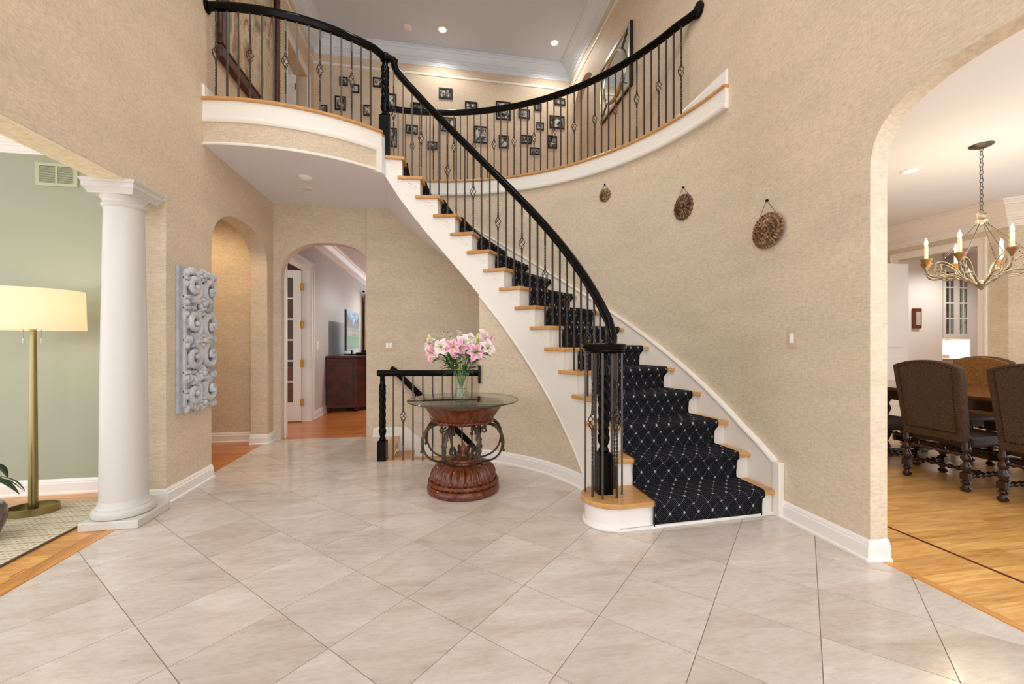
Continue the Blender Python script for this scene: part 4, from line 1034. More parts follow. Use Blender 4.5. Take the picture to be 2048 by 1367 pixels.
for i, (fx, fy, tl, lab) in enumerate([(268, 140, -.5, 'green lily bud at the top left of the bouquet'), (492, 190, .1, 'green lily bud behind the central bloom'), (712, 190, .05, 'yellow green lily bud right of centre'), (800, 140, .2, 'green lily bud at the top right'), (768, 215, .3, 'long green lily bud above the right front bloom')]):
    pxx = 820 + fx / 5.942; yy = 650 + fy / 5.942; h = 1.23 - (yy - 683.5) / 238.9; off = (pxx - 923.5) / 238.9
    P = cen + camrt * off + camdir * -.02; P.z = h - .03
    root = thing('lily_bud', lab, 'flower bud', (VX, VY, VZ + .02), group='lilies in the glass vase')
    sp = catmull([(VX, VY, VZ + .03), (VX + .02 * (off > 0) - .01, VY, VZ + .2), ((VX + P.x) / 2, (VY + P.y) / 2, P.z - .08), tuple(P)], 5)
    MB().tube(sp, .0022, 6).build('stem', M_stem, root, True)
    o = inst('bud', ME_BUD, root, world=False); o.matrix_local = Matrix.Translation(P - Vector(root.location)) @ Matrix.Rotation(tl, 4, 'Y')

# ================================================================== UPPER HALL
def pb_at(px, py, b):     # measured photo position on the plane y = b
    X = (px - 1024) / 832; Z = (683.5 - py) / 832; c, s_ = cos(R_(10)), sin(R_(10)); t = b / (c - X * s_)
    return (t * (X * c + s_), 1.23 + Z * t)
def photomat():
    m, nt, b = nmat('monochrome_photo'); oi = nt.nodes.new('ShaderNodeObjectInfo'); tc = nt.nodes.new('ShaderNodeTexCoord')
    ad = nt.nodes.new('ShaderNodeVectorMath'); ad.operation = 'ADD'; sc = nt.nodes.new('ShaderNodeVectorMath'); sc.operation = 'SCALE'; sc.inputs[0].default_value = (31, 17, 23)
    nt.links.new(oi.outputs['Random'], sc.inputs['Scale']); nt.links.new(tc.outputs['Object'], ad.inputs[0]); nt.links.new(sc.outputs[0], ad.inputs[1])
    n = noise(nt, ad.outputs[0], 15, 3, .6, .6)
    c = ramp(nt, n, [(.36, rgb(26, 25, 25)), (.47, rgb(92, 90, 88)), (.55, rgb(176, 173, 170)), (.64, rgb(226, 224, 222))])
    nt.links.new(c, b.inputs['Base Color']); b.inputs['Roughness'].default_value = .25; return m
M_photo = photomat()
PH = [(679, 696, 154, 173, 1), (702, 719, 169, 187, 1), (670, 692, 192, 222, 1), (640, 655, 210, 227, 1), (727, 743, 210, 233, 1), (746, 766, 155, 176, 1), (772, 793, 187, 219, 1), (777, 794, 256, 295, 1), (685, 698, 236, 256, 1),
      (811.6, 835.7, 249.5, 269, 1), (822, 849.5, 204.7, 227, 2), (855, 875, 283, 300, 1), (877.5, 905, 175.6, 199.3, 2), (880, 911.6, 234, 265, 1), (929.7, 954.4, 203, 226, 4), (948, 975.7, 252, 288, 1), (991.7, 1021, 202.5, 241.5, 1),
      (997.4, 1016.8, 270.6, 297.5, 1), (1036.7, 1059.5, 218, 238.5, 1), (1040.4, 1062.8, 270, 289, 1), (1069, 1083, 206.7, 223, 1), (1072.5, 1087.4, 245, 261, 1), (1059.5, 1079, 295, 310.7, 1), (1098.6, 1128.4, 231, 259, 1), (1094.3, 1113.7, 271, 298, 3), (1108.5, 1129.7, 196, 212, 1)]
WHERE = ['small square photograph, topmost of the cluster left of the newel post', 'small photograph beside the topmost left one, slightly lower', 'tall portrait photograph, largest left of the newel post', 'lowest small photograph near the upstairs door', 'upright photograph left of the landing newel post',
         'photograph at the upper edge touching the landing newel post', 'portrait photograph directly right of the landing newel post', 'tall photograph low behind the landing newel post', 'small photograph just above the landing floor edge', 'wide photograph below the gallery rail near the newel post',
         'double photograph cut by the sloping handrail', 'small photograph low under the handrail crossing', 'double portrait photograph, highest one over the stairs', 'photograph hidden behind the sloping handrail', 'four picture frame above the gallery rail', 'large portrait photograph below the gallery rail, left of centre', 'large photograph cut by the gallery rail, centre',
         'upright photograph below the large centre one', 'landscape photograph under the gallery rail, right of centre', 'landscape photograph in the lowest row, right of centre', 'small upright photograph touching the gallery rail', 'small square photograph in the middle of the right cluster', 'lowest landscape photograph on the wall', 'largest landscape photograph of the right cluster', 'two picture upright frame at the lower right', 'landscape photograph at the top right above the others']
for (x0, x1, y0, y1, n), lab in zip(PH, WHERE):
    a0, z1 = pb_at(x0, y0, BF); a1, z0 = pb_at(x1, y1, BF); w, h = a1 - a0, z1 - z0
    t = thing('framed_photo', 'black framed ' + lab, 'framed photo', (a0 + w / 2, BF, z0), group='family photographs on the upper hall wall')
    f = .022
    MB().box(a0, a1, BF - .022, BF - .001, z0, z0 + f).box(a0, a1, BF - .022, BF - .001, z1 - f, z1).box(a0, a0 + f, BF - .022, BF - .001, z0 + f, z1 - f).box(a1 - f, a1, BF - .022, BF - .001, z0 + f, z1 - f).build('frame', M_frame, t)
    MB().box(a0 + f * .8, a1 - f * .8, BF - .010, BF - .004, z0 + f * .8, z1 - f * .8).build('mount', M_frame if n > 1 else pmat('photo_mount', rgb(196, 190, 182), .7), t)
    g = .016; A0, A1, B0_, B1_ = a0 + f + g * .5, a1 - f - g * .5, z0 + f + g * .5, z1 - f - g * .5
    cells = [(A0, A1, B0_, B1_)]
    if n == 2: m_ = (A0 + A1) / 2; cells = [(A0, m_ - .008, B0_, B1_), (m_ + .008, A1, B0_, B1_)]
    if n == 3: m_ = (B0_ + B1_) / 2; cells = [(A0, A1, B0_, m_ - .008), (A0, A1, m_ + .008, B1_)]
    if n == 4:
        m_ = (A0 + A1) / 2; q = (B0_ + B1_) / 2; cells = [(p, r, s_, u) for p, r in ((A0, m_ - .006), (m_ + .006, A1)) for s_, u in ((B0_, q - .006), (q + .006, B1_))]
    for (p, r, s_, u) in cells:
        o = MB().box(p - p, r - p, -.012, -.009, 0, u - s_).build('photo', M_photo, t, world=False); L = t.location; o.location = (p - L.x, BF - L.y, s_ - L.z)
# painting
def paintmat():
    m, nt, b = nmat('abstract_canvas'); v = mapping(nt, (1, 1.2, .55), (R_(25), 0, 0)); n = noise(nt, v, 2.6, 7, .65, 1.4); n2 = noise(nt, v, 5.2, 5, .6, .8)
    c = ramp(nt, n, [(.3, rgb(92, 70, 48)), (.42, rgb(158, 134, 98)), (.52, rgb(206, 196, 170)), (.62, rgb(178, 150, 104)), (.72, rgb(230, 222, 204))])
    c = mix(nt, ramp(nt, n2, [(.58, (0, 0, 0, 1)), (.64, (1, 1, 1, 1))]), c, rgb(164, 70, 40)); nt.links.new(c, b.inputs['Base Color']); b.inputs['Roughness'].default_value = .45; return m
pt = thing('painting', 'large abstract painting in a carved dark wood frame upstairs', 'painting', (AL, 4.98, 3.87))
M_dkfr = pmat('dark_carved_frame', rgb(84, 40, 22), .35, noise=(rgb(48, 22, 14), 30), bump=.3, bscale=90)
P0, P1, Q0, Q1 = 4.26, 5.70, 3.87, 5.62
MB().box(AL, AL + .03, P0 + .1, P1 - .1, Q0 + .1, Q1 - .1).build('canvas', paintmat(), pt)
for (a, b, c, d) in ((P0, P1, Q0, Q0 + .13), (P0, P1, Q1 - .13, Q1), (P0, P0 + .13, Q0 + .13, Q1 - .13), (P1 - .13, P1, Q0 + .13, Q1 - .13)):
    o = MB().box(AL, AL + .06, a, b, c, d).build('frame_rail', M_dkfr, pt, bevel=.02)
mb = MB()
for (a, b, c, d) in ((P0 + .11, P1 - .11, Q0 + .11, Q0 + .13), (P0 + .11, P1 - .11, Q1 - .13, Q1 - .11), (P0 + .11, P0 + .13, Q0 + .13, Q1 - .13), (P1 - .13, P1 - .11, Q0 + .13, Q1 - .13)): mb.box(AL, AL + .068, a, b, c, d)
mb.build('inner_lip', M_dkfr, pt, bevel=.004)
mb = MB()
for i in range(44): mb.ball((AL + .05, P1 - .012, Q0 + .02 + i * (Q1 - Q0 - .04) / 43), (.016, .014, .021), 6, 4)
ob = mb.build('carved_edge', M_dkfr, pt, True); ob['kind'] = 'stuff'
# upstairs bedroom door
ud = thing('door_1', 'white upstairs bedroom door standing ajar', 'door', (AL - .1, 6.95, ZU), kind='structure')
MB().box(AL - .86, AL - .12, 6.92, 6.955, ZU, 5.36).build('leaf', M_white, ud, bevel=.003)
MB().box(AL - .76, AL - .22, 6.915, 6.921, ZU + .2, ZU + .85).box(AL - .76, AL - .22, 6.915, 6.921, ZU + 1.0, ZU + 1.85).build('raised_panel', M_white, ud, bevel=.004)
for z in (ZU + .25, ZU + 1.05, ZU + 1.8): MB().box(AL - .15, AL - .11, 6.90, 6.93, z - .045, z + .045).build('hinge', M_gold, ud)
struct(MB().box(AL - 2, AL - .18, 5.4, 8.2, ZU - .05, ZU), 'floor_bedroom', M_oakx, 'floor of the upstairs bedroom')
canlight(AL - 1.0, 6.5, 6.2, 'added recessed light in the upstairs bedroom', 18, 'recessed lights in other rooms')  # unseen lamp added so the closed bedroom gets some light
struct(MB().box(AL - 2, AL - .18, 8.1, 8.2, ZU, 6.2).box(AL - 2.1, AL - 2, 5.4, 8.2, ZU, 6.2).box(AL - 2, AL - .18, 5.4, 5.5, ZU, 6.2), 'wall_bedroom', M_grey, 'pale walls of the upstairs bedroom')
struct(MB().box(AL - 2.1, AL - .18, 5.4, 8.2, 6.2, 6.3), 'ceiling_bedroom', M_ceil, 'ceiling of the upstairs bedroom')
# corridor behind the upper right arch
struct(MB().box(AR + .9, AR + 1.0, 5.2, 8.2, ZU, ZT), 'wall_upper_right', M_wall, 'beige wall seen through the upper arch')
struct(MB().box(AR + .11, AR + 1, 7.3, 7.4, ZU, ZT).box(AR + .11, AR + 1, 5.9, 6.0, ZU, ZT), 'wall_upper_alcove', M_wall, 'beige side walls of the upper arch alcove')
struct(MB().box(AR, AR + 1.0, 5.2, 7.4, ZU - .05, ZU), 'floor_upper_alcove', M_oakx, 'floor of the upper alcove')
# mirror
mr = thing('wall_mirror', 'silver framed rectangular mirror with an oval centre in the gallery', 'mirror', (AR, 5.33, 4.43))
m0, m1, n0, n1 = 4.845, 5.82, 4.435, 5.225
x = AR
def mbx(d0, d1, y0, y1, z0, z1): return MB().box(x - d1, x - d0, y0, y1, z0, z1)
mbx(0, .03, m0, m1, n0, n1).build('backing', M_frame, mr)
mbx(.03, .034, m0 + .03, m1 - .03, n0 + .03, n1 - .03).build('outer_mirror', M_mirror, mr)
for (a, b, c, d) in ((m0, m1, n0, n0 + .045), (m0, m1, n1 - .045, n1), (m0, m0 + .045, n0 + .045, n1 - .045), (m1 - .045, m1, n0 + .045, n1 - .045)): mbx(.028, .05, a, b, c, d).build('frame_rail', M_chrome, mr, bevel=.006)
mbx(.0, .045, m0 - .012, m0, n0 - .005, n1 + .005).build('dark_edge', M_frame, mr)
cy_, cz_ = (m0 + m1) / 2, (n0 + n1) / 2
el = lambda ra, rb, d: [(x - d, cy_ + ra * cos(2 * pi * i / 48), cz_ + rb * sin(2 * pi * i / 48)) for i in range(48)]
MB().tube(el(.34, .30, .045), .02, 8, closed=True, up=Vector((1, 0, 0))).build('oval_ring', M_chrome, mr, True)
MB().prism([(cy_ + .33 * cos(2 * pi * i / 48), cz_ + .29 * sin(2 * pi * i / 48)) for i in range(48)], x - .044, x - .036, 'x').build('oval_mirror', M_mirror, mr)
for sy in (-1, 1):
    for sz in (-1, 1):
        MB().tube([(x - .042, cy_ + sy * .44, cz_ + sz * .36), (x - .042, cy_ + sy * .25, cz_ + sz * .22)], .007, 6).build('muntin', M_frame, mr)
        MB().ball((x - .05, cy_ + sy * .34, cz_ + sz * .005), (.014, .03, .04), 8, 5).build('ornament', M_chrome, mr, True)
canlight(.062, 6.85, ZT, 'lit recessed light over the upper hall, left one', 38)
canlight(1.936, 6.82, ZT, 'lit recessed light over the upper hall, right one', 38)

# ================================================================== FAMILY ROOM THROUGH THE ARCH
fd = thing('door_2', 'white french door with six stacked glass panes and brass hinges', 'door', (-2.1, 6.9, 0), kind='structure')
D0, D1, DZ0, DZ1, DY = -2.83, -2.085, .012, 2.33, 6.865
MB().box(D0, D0 + .1, DY, DY + .04, DZ0, DZ1).box(D1 - .115, D1, DY, DY + .04, DZ0, DZ1).build('stile', M_white, fd, bevel=.003)
MB().box(D0 + .1, D1 - .115, DY, DY + .04, DZ0, .30).box(D0 + .1, D1 - .115, DY, DY + .04, DZ1 - .11, DZ1).build('rail', M_white, fd, bevel=.003)
ph = (DZ1 - .11 - .30) / 6
for i in range(6):
    z = .30 + ph * i
    MB().box(D0 + .1, D1 - .115, DY + .018, DY + .022, z, z + ph).build('pane', M_pane, fd)
    if i: MB().box(D0 + .1, D1 - .115, DY + .006, DY + .034, z - .012, z + .012).build('glazing_bar', M_white, fd, bevel=.002)
for z in (.3, .9, 1.5, 2.08): MB().box(D1 - .01, D1 + .03, DY - .012, DY + .03, z - .055, z + .055).build('hinge', M_gold, fd, bevel=.003)
# study window
sw = thing('window_1', 'white framed study window with small panes', 'window', (-3.7, 9.42, .9), kind='structure')
mb = MB()
for xx in (-4.2, -3.9, -3.56, -3.26): mb.box(xx, xx + .04, 9.42, 9.47, 0, 2.2)
for zz in (0, .55, 1.1, 1.65, 2.16): mb.box(-4.199, -3.221, 9.422, 9.468, zz + .001, zz + .039)
mb.build('sash', M_white, sw)
MB().box(-4.2, -3.22, 9.445, 9.45, 0, 2.2).build('pane', M_pane, sw)
std = thing('study_desk', 'dark wooden study desk behind the french door', 'desk', (-3.0, 8.3, 0))
MB().box(-3.7, -2.3, 8.0, 8.6, .72, .76).build('top', M_mahog, std, bevel=.005); MB().box(-3.65, -3.2, 8.05, 8.55, 0, .72).build('pedestal', M_mahog, std); MB().box(-2.8, -2.35, 8.05, 8.55, 0, .72).build('pedestal', M_mahog, std)

M_cab = pmat('dark_cherry', rgb(88, 40, 24), .28, coat=.3, noise=(rgb(58, 24, 15), 7))
cb = thing('media_cabinet', 'dark cherry media cabinet with curved front against the grey wall', 'cabinet', (-1.6, 8.8, 0))
out = [(-1.945, 7.76), (-1.43, 7.76), (-1.30, 7.92), (-1.26, 8.2), (-1.26, 9.4), (-1.30, 9.68), (-1.43, 9.84), (-1.945, 9.84)]
def off(o_, d): return [(p[0] + (d if p[0] > -1.9 else 0), p[1] + (-d if p[1] < 8.3 else d)) for p in o_]
MB().prism(out, .10, .94).build('body', M_cab, cb, bevel=.004)
MB().prism(off(out, .025), .94, .985).build('top', M_cab, cb, bevel=.008)
MB().prism(off(out, .02), .06, .13).build('plinth', M_cab, cb, bevel=.008)
for (fx, fy) in ((-1.9, 7.78), (-1.45, 7.78), (-1.32, 8.0), (-1.3, 9.5), (-1.9, 9.8)): MB().ball((fx, fy, .035), (.05, .05, .035), 10, 6).build('bun_foot', M_cab, cb, True)
MB().box(-1.88, -1.5, 7.752, 7.762, .18, .88).build('side_panel', M_cab, cb, bevel=.004)
for i in range(4):
    d = MB().box(-1.262, -1.245, 8.0 + .4 * i, 8.38 + .4 * i, .16, .9).build('door', M_cab, cb, bevel=.006)
    MB().box(-1.247, -1.235, 8.06 + .4 * i, 8.32 + .4 * i, .22, .84).build('door_panel', M_cab, d, bevel=.006)
    MB().ball((-1.23, 8.34 + .4 * i - (.3 if i % 2 else 0), .55), .012, 8, 5).build('knob', M_brass, d, True)
for fy in (7.93, 8.2): MB().lathe([(.03, .13), (.026, .2), (.022, .5), (.026, .86), (.03, .93)], 12, (-1.29, fy, 0)).build('pilaster', M_cab, cb, True)
# television
def tvmat():
    m, nt, b = nmat('tv_picture'); tc = nt.nodes.new('ShaderNodeTexCoord'); sp = nt.nodes.new('ShaderNodeSeparateXYZ'); nt.links.new(tc.outputs['UV'], sp.inputs[0]); u, v = sp.outputs[0], sp.outputs[1]
    n = noise(nt, tc.outputs['UV'], 7, 4); sky = ramp(nt, n, [(.4, rgb(86, 150, 214)), (.62, rgb(226, 236, 246))])
    trees = math_(nt, 'LESS_THAN', v, math_(nt, 'ADD', math_(nt, 'MULTIPLY', math_(nt, 'ABSOLUTE', math_(nt, 'SUBTRACT', u, .5)), .9), math_(nt, 'ADD', .42, math_(nt, 'MULTIPLY', n, .2))))
    c = mix(nt, trees, sky, rgb(58, 92, 44))
    roof = math_(nt, 'LESS_THAN', v, math_(nt, 'SUBTRACT', .86, math_(nt, 'MULTIPLY', math_(nt, 'PINGPONG', math_(nt, 'ADD', math_(nt, 'MULTIPLY', u, 2.4), .3), .5), .42)))
    c = mix(nt, math_(nt, 'MULTIPLY', roof, math_(nt, 'LESS_THAN', math_(nt, 'ABSOLUTE', math_(nt, 'SUBTRACT', u, .5)), .46)), c, rgb(126, 116, 110))
    wallz = math_(nt, 'MULTIPLY', math_(nt, 'LESS_THAN', v, .56), math_(nt, 'LESS_THAN', math_(nt, 'ABSOLUTE', math_(nt, 'SUBTRACT', u, .5)), .44))
    win = math_(nt, 'MULTIPLY', math_(nt, 'LESS_THAN', math_(nt, 'PINGPONG', math_(nt, 'MULTIPLY', u, 7), .5), .16), math_(nt, 'LESS_THAN', math_(nt, 'PINGPONG', math_(nt, 'MULTIPLY', v, 8), .5), .3))
    c = mix(nt, wallz, c, mix(nt, win, rgb(190, 172, 146), rgb(70, 66, 64)))
    c = mix(nt, math_(nt, 'LESS_THAN', v, .33), c, rgb(88, 150, 52)); c = mix(nt, math_(nt, 'LESS_THAN', v, .2), c, rgb(128, 126, 136)); c = mix(nt, math_(nt, 'MULTIPLY', math_(nt, 'LESS_THAN', v, .24), math_(nt, 'GREATER_THAN', n, .5)), c, rgb(112, 176, 60))
    b.inputs['Base Color'].default_value = (0, 0, 0, 1); nt.links.new(c, b.inputs['Emission Color']); b.inputs['Emission Strength'].default_value = .55; b.inputs['Roughness'].default_value = .5; return m
tv = thing('television', 'flat television showing a stone house, on the dark cabinet', 'television', (-1.66, 8.5, .985))
TY0, TY1, TZ0, TZ1, TXX = 8.02, 9.25, 1.07, 1.83, -1.66
MB().box(TXX - .035, TXX, TY0, TY1, TZ0, TZ1).build('housing', pmat('tv_black', rgb(12, 12, 14), .3), tv, bevel=.004)
sm = MB(); sm.v = [(TXX + .001, TY0 + .02, TZ0 + .03), (TXX + .001, TY1 - .02, TZ0 + .03), (TXX + .001, TY1 - .02, TZ1 - .02), (TXX + .001, TY0 + .02, TZ1 - .02)]; sm.f = [(0, 1, 2, 3)]; sm.uv = {0: (0, 0), 1: (1, 0), 2: (1, 1), 3: (0, 1)}
sm.build('screen', tvmat(), tv)
MB().box(TXX - .03, TXX - .01, 8.55, 8.72, .99, 1.08).box(TXX - .12, TXX + .1, 8.4, 8.87, .985, 1.0).build('stand', M_black, tv)
bx1 = thing('media_box', 'thin black media player on the cabinet beside the television', 'media player', (-1.45, 8.6, .985))
MB().box(-1.56, -1.32, 8.35, 8.8, .986, 1.03).build('case', M_black, bx1, bevel=.003); MB().box(-1.322, -1.319, 8.4, 8.6, .995, 1.02).build('display', pmat('player_front', rgb(40, 42, 46), .3), bx1)
bx2 = thing('media_box', 'black receiver box farther along the dark cabinet', 'media player', (-1.45, 9.1, .985))
MB().box(-1.56, -1.34, 8.92, 9.35, .986, 1.06).build('case', M_black, bx2, bevel=.003); MB().box(-1.342, -1.339, 8.95, 9.3, 1.0, 1.04).build('display', pmat('receiver_front', rgb(44, 46, 50), .3), bx2)
# curtain
M_curt = pmat('tan_drape', rgb(206, 180, 144), .8, noise=(rgb(186, 160, 124), 10))
cu = thing('curtain', 'tan pleated drape on a black rod in the family room', 'curtain', (-1.9, 11.8, 0))
rows = []
for z in (0.02, .8, 1.6, 2.46):
    rows.append([(-1.86 + .035 * sin(i * 1.25) * (1.15 - z * .1), 11.2 + 1.3 * i / 60, z) for i in range(61)])
MB().grid(rows).build('drape', M_curt, cu, True)
MB().tube([(-1.86, 11.0, 2.5), (-1.86, 14, 2.5)], .014, 8).build('rod', M_black, cu, True); MB().ball((-1.86, 10.97, 2.5), .03, 8, 6).build('finial', M_black, cu, True)

# ================================================================== DINING ROOM
M_chair = pmat('brown_tweed', rgb(94, 77, 63), .9, spec=.2, noise=(rgb(72, 59, 49), 90), bump=.5, bscale=220)
M_chairf = pmat('tan_chenille', rgb(140, 100, 58), .9, spec=.2, noise=(rgb(116, 80, 44), 40), bump=.3, bscale=160)
M_seat = pmat('dark_leather', rgb(46, 32, 26), .5)
M_turn = pmat('espresso_turned_wood', rgb(44, 22, 16), .25, coat=.4)
M_nail = pmat('nailhead', rgb(58, 42, 30), .35, metal=.8)
def make_chair(label):
    t = thing('dining_chair', label, 'chair', (0, 0, 0), group='upholstered chairs around the dining table')
    # local: seat faces +x, back at x = 0; y across
    hw = .25
    def top(y): return 1.02 + .055 * (1 - (y / hw) ** 2) + (.0)
    def backpt(y, z, d): 
        lean = -.10 * max(0, (z - .40) / .65); k = .90 + .10 * (z - .4) / .65
        return (d + lean, y * k, z)
    n = 14; ys = [-hw + 2 * hw * i / n for i in range(n + 1)]; outl = [(-hw, .40)] + [(-hw, .40 + (top(-hw) - .4) * i / 6) for i in range(1, 6)] + [(y, top(y)) for y in ys] + [(hw, .40 + (top(hw) - .4) * (6 - i) / 6) for i in range(1, 6)] + [(hw, .40)]
    m = len(outl)
    vs = [backpt(y, z, 0) for y, z in outl] + [backpt(y, z, .075) for y, z in outl]
    mb = MB().add(vs, [tuple(range(m)), tuple(range(m, 2 * m))[::-1]] + [(i, (i + 1) % m, m + (i + 1) % m, m + i)[::-1] for i in range(m)])
    bk = mb.build('back', M_chair, t, 50, bevel=.012)
    inn = [(y * .78, .40 + .075 + (z - .40) * (.86)) for y, z in outl]
    vi = [backpt(y, z, -.001) for y, z in inn]; vo = [backpt(y, z, -.008) for y, z in [(y * .985, .475 + (z - .475) * .985 + .004) for y, z in inn]]
    MB().add(vi + vo, [tuple(range(m, 2 * m))] + [(i, (i + 1) % m, m + (i + 1) % m, m + i) for i in range(m)]).build('back_panel', M_chair, bk)
    vi2 = [backpt(y * .96, .41 + (z - .4) * .97, .076) for y, z in outl]; vo2 = [backpt(y * .9, .42 + (z - .4) * .94, .092) for y, z in outl]
    MB().add(vi2 + vo2, [tuple(range(m, 2 * m))[::-1]] + [(i, (i + 1) % m, m + (i + 1) % m, m + i)[::-1] for i in range(m)]).build('inside_back', M_chairf, bk)
    nb = MB()
    for i in range(m):
        p, q = Vector(backpt(inn[i][0], inn[i][1], -.006)), Vector(backpt(inn[(i + 1) % m][0], inn[(i + 1) % m][1], -.006)); L = (q - p).length
        for j in range(max(1, int(L / .018))): nb.ball(p.lerp(q, j / max(1, int(L / .018))), .0055, 5, 3)
    nb.build('nailhead_trim', M_nail, bk, True)['kind'] = 'stuff'
    MB().box(.04, .52, -.245, .245, .36, .455).build('seat', M_seat, t, bevel=.025)
    LEG = [(.018, 0), (.034, .012), (.036, .028), (.022, .042), (.02, .055), (.032, .075), (.02, .092), (.03, .10), (.03, .155), (.02, .163), (.032, .19), (.034, .21), (.02, .235), (.018, .245), (.034, .27), (.034, .285), (.02, .305), (.018, .312), (.03, .335), (.032, .355), (.026, .375), (.026, .41)]
    me = None
    for lx_, ly_ in ((.03, -.215), (.03, .215), (.46, -.215), (.46, .215)):
        o = MB().lathe(LEG, 14).mesh('leg', M_turn, True) if me is None else me; me = o
        inst('leg', me, t, (lx_, ly_, 0), world=False)
        MB().box(lx_ - .028, lx_ + .028, ly_ - .028, ly_ + .028, .10, .155).build('leg_block', M_turn, t, world=False, bevel=.004)
    def strprof(L):
        k = int(L / .06); P = [(.012, 0)]
        for i in range(k): P += [(.012, (i + .1) * L / k), (.024, (i + .5) * L / k), (.012, (i + .9) * L / k)]
        return P + [(.012, L)]
    def stretch(p, q):
        p, q = Vector(p), Vector(q); d = q - p
        MB().lathe(strprof(d.length), 10).move(Matrix.Translation(p) @ d.to_track_quat('Z', 'Y').to_matrix().to_4x4()).build('stretcher', M_turn, t, True, world=False)
    stretch((.05, -.215, .127), (.44, -.215, .127)); stretch((.05, .215, .127), (.44, .215, .127)); stretch((.25, -.2, .127), (.25, .2, .127)); stretch((.03, -.19, .30), (.03, .19, .30)); stretch((.46, -.19, .28), (.46, .19, .28))
    return t
ch = make_chair('brown tweed dining chair seen from behind, nearest the arch edge')
ch.location = (4.235, 2.935, 0); ch.rotation_euler = (0, 0, R_(1.5))
def chair_at(x, y, rz, label):
    c = copy_tree(ch); c.location = (x, y, 0); c.rotation_euler = (0, 0, rz); c['label'] = label; return c
chair_at(4.26, 2.285, R_(1), 'brown tweed dining chair seen from behind at the right edge')
chair_at(4.24, 3.60, R_(1), 'dining chair mostly hidden behind the arch jamb')
chair_at(5.86, 3.62, R_(180), 'tan fronted dining chair on the far side of the table')
chair_at(5.86, 3.03, R_(180), 'far side dining chair half hidden behind the nearest right chair')
M_dtop = pmat('table_walnut', rgb(120, 78, 44), .22, coat=.5, noise=(rgb(94, 58, 30), 8))
dt = thing('dining_table', 'long dark wooden dining table between the upholstered chairs', 'table', (5.05, 2.8, 0))
MB().box(4.58, 5.52, 1.2, 4.35, .725, .765).build('top', M_dtop, dt, bevel=.01)
MB().box(4.66, 5.44, 1.3, 4.25, .63, .725).build('apron', M_turn, dt, bevel=.006)
for yy in (1.7, 3.85):
    MB().lathe([(.05, .05), (.09, .08), (.06, .14), (.1, .24), (.11, .32), (.06, .42), (.09, .5), (.07, .56), (.1, .63)], 20, (4.85, yy, 0)).lathe([(.05, .05), (.09, .08), (.06, .14), (.1, .24), (.11, .32), (.06, .42), (.09, .5), (.07, .56), (.1, .63)], 20, (5.25, yy, 0)).build('pedestal', M_turn, dt, True)
    MB().box(4.68, 5.42, yy - .07, yy + .07, .0, .06).build('foot', M_turn, dt, bevel=.015)
MB().box(5.0, 5.1, 1.7, 3.85, .14, .2).build('trestle', M_turn, dt, bevel=.01)
# chandelier
M_chand = pmat('distressed_cream_metal', rgb(184, 172, 150), .6, metal=.15, noise=(rgb(112, 102, 88), 40))
M_cup = pmat('gilded_wood_cup', rgb(176, 132, 80), .5, noise=(rgb(130, 100, 68), 30))
M_candle = pmat('candle_sleeve', rgb(248, 236, 208), .6, emit=rgb(255, 214, 150), es=.5)
M_flame = pmat('flame_bulb', rgb(255, 236, 200), .4, emit=rgb(255, 226, 178), es=150)
HX, HY = 4.945, 3.036
chd = thing('chandelier', 'cream wrought iron chandelier with lit candle bulbs over the dining table', 'chandelier', (HX, HY, 1.72))
MB().lathe([(.0, 0), (.025, -.03), (.07, -.015), (.085, -.004), (.085, 0)][::-1], 28, (HX, HY, ZD), cap=False).build('canopy', M_iron, chd, True)
mb = MB(); z = ZD - .02; i = 0
while z > 2.43:
    L_ = [(HX + .012 * cos(t) * (i % 2), HY + .012 * cos(t) * (1 - i % 2), z - .018 + .022 * sin(t)) for t in [2 * pi * j / 10 for j in range(10)]]
    mb.tube(L_, .003, 5, closed=True, up=Vector((1, 1, .1))); z -= .036; i += 1
mb.build('chain', M_iron, chd, True)['kind'] = 'stuff'
MB().lathe([(.01, .06), (.03, .045), (.04, .02), (.025, 0), (.045, -.025), (.03, -.05), (.012, -.06)], 18, (HX, HY, 2.38)).build('top_hub', M_chand, chd, True)
MB().lathe([(.004, -.05), (.02, -.03), (.045, 0), (.03, .03), (.01, .04)], 16, (HX, HY, 1.76)).build('bottom_hub', M_chand, chd, True)
_k = .74
def sc_(P): return [(r * _k, z) for r, z in P]
AP = catmull(sc_([(.03, 1.76), (.12, 1.80), (.22, 1.86), (.33, 1.865), (.43, 1.85), (.5, 1.87), (.53, 1.93), (.53, 1.97)]), 4)
AP2 = catmull(sc_([(.05, 1.775), (.18, 1.85), (.25, 1.93), (.33, 1.98), (.41, 1.99), (.45, 1.95), (.42, 1.91), (.38, 1.93), (.39, 1.96)]), 4)
AP3 = catmull(sc_([(.2, 1.86), (.26, 1.83), (.33, 1.83), (.40, 1.87), (.38, 1.91), (.34, 1.90), (.345, 1.875)]), 4)
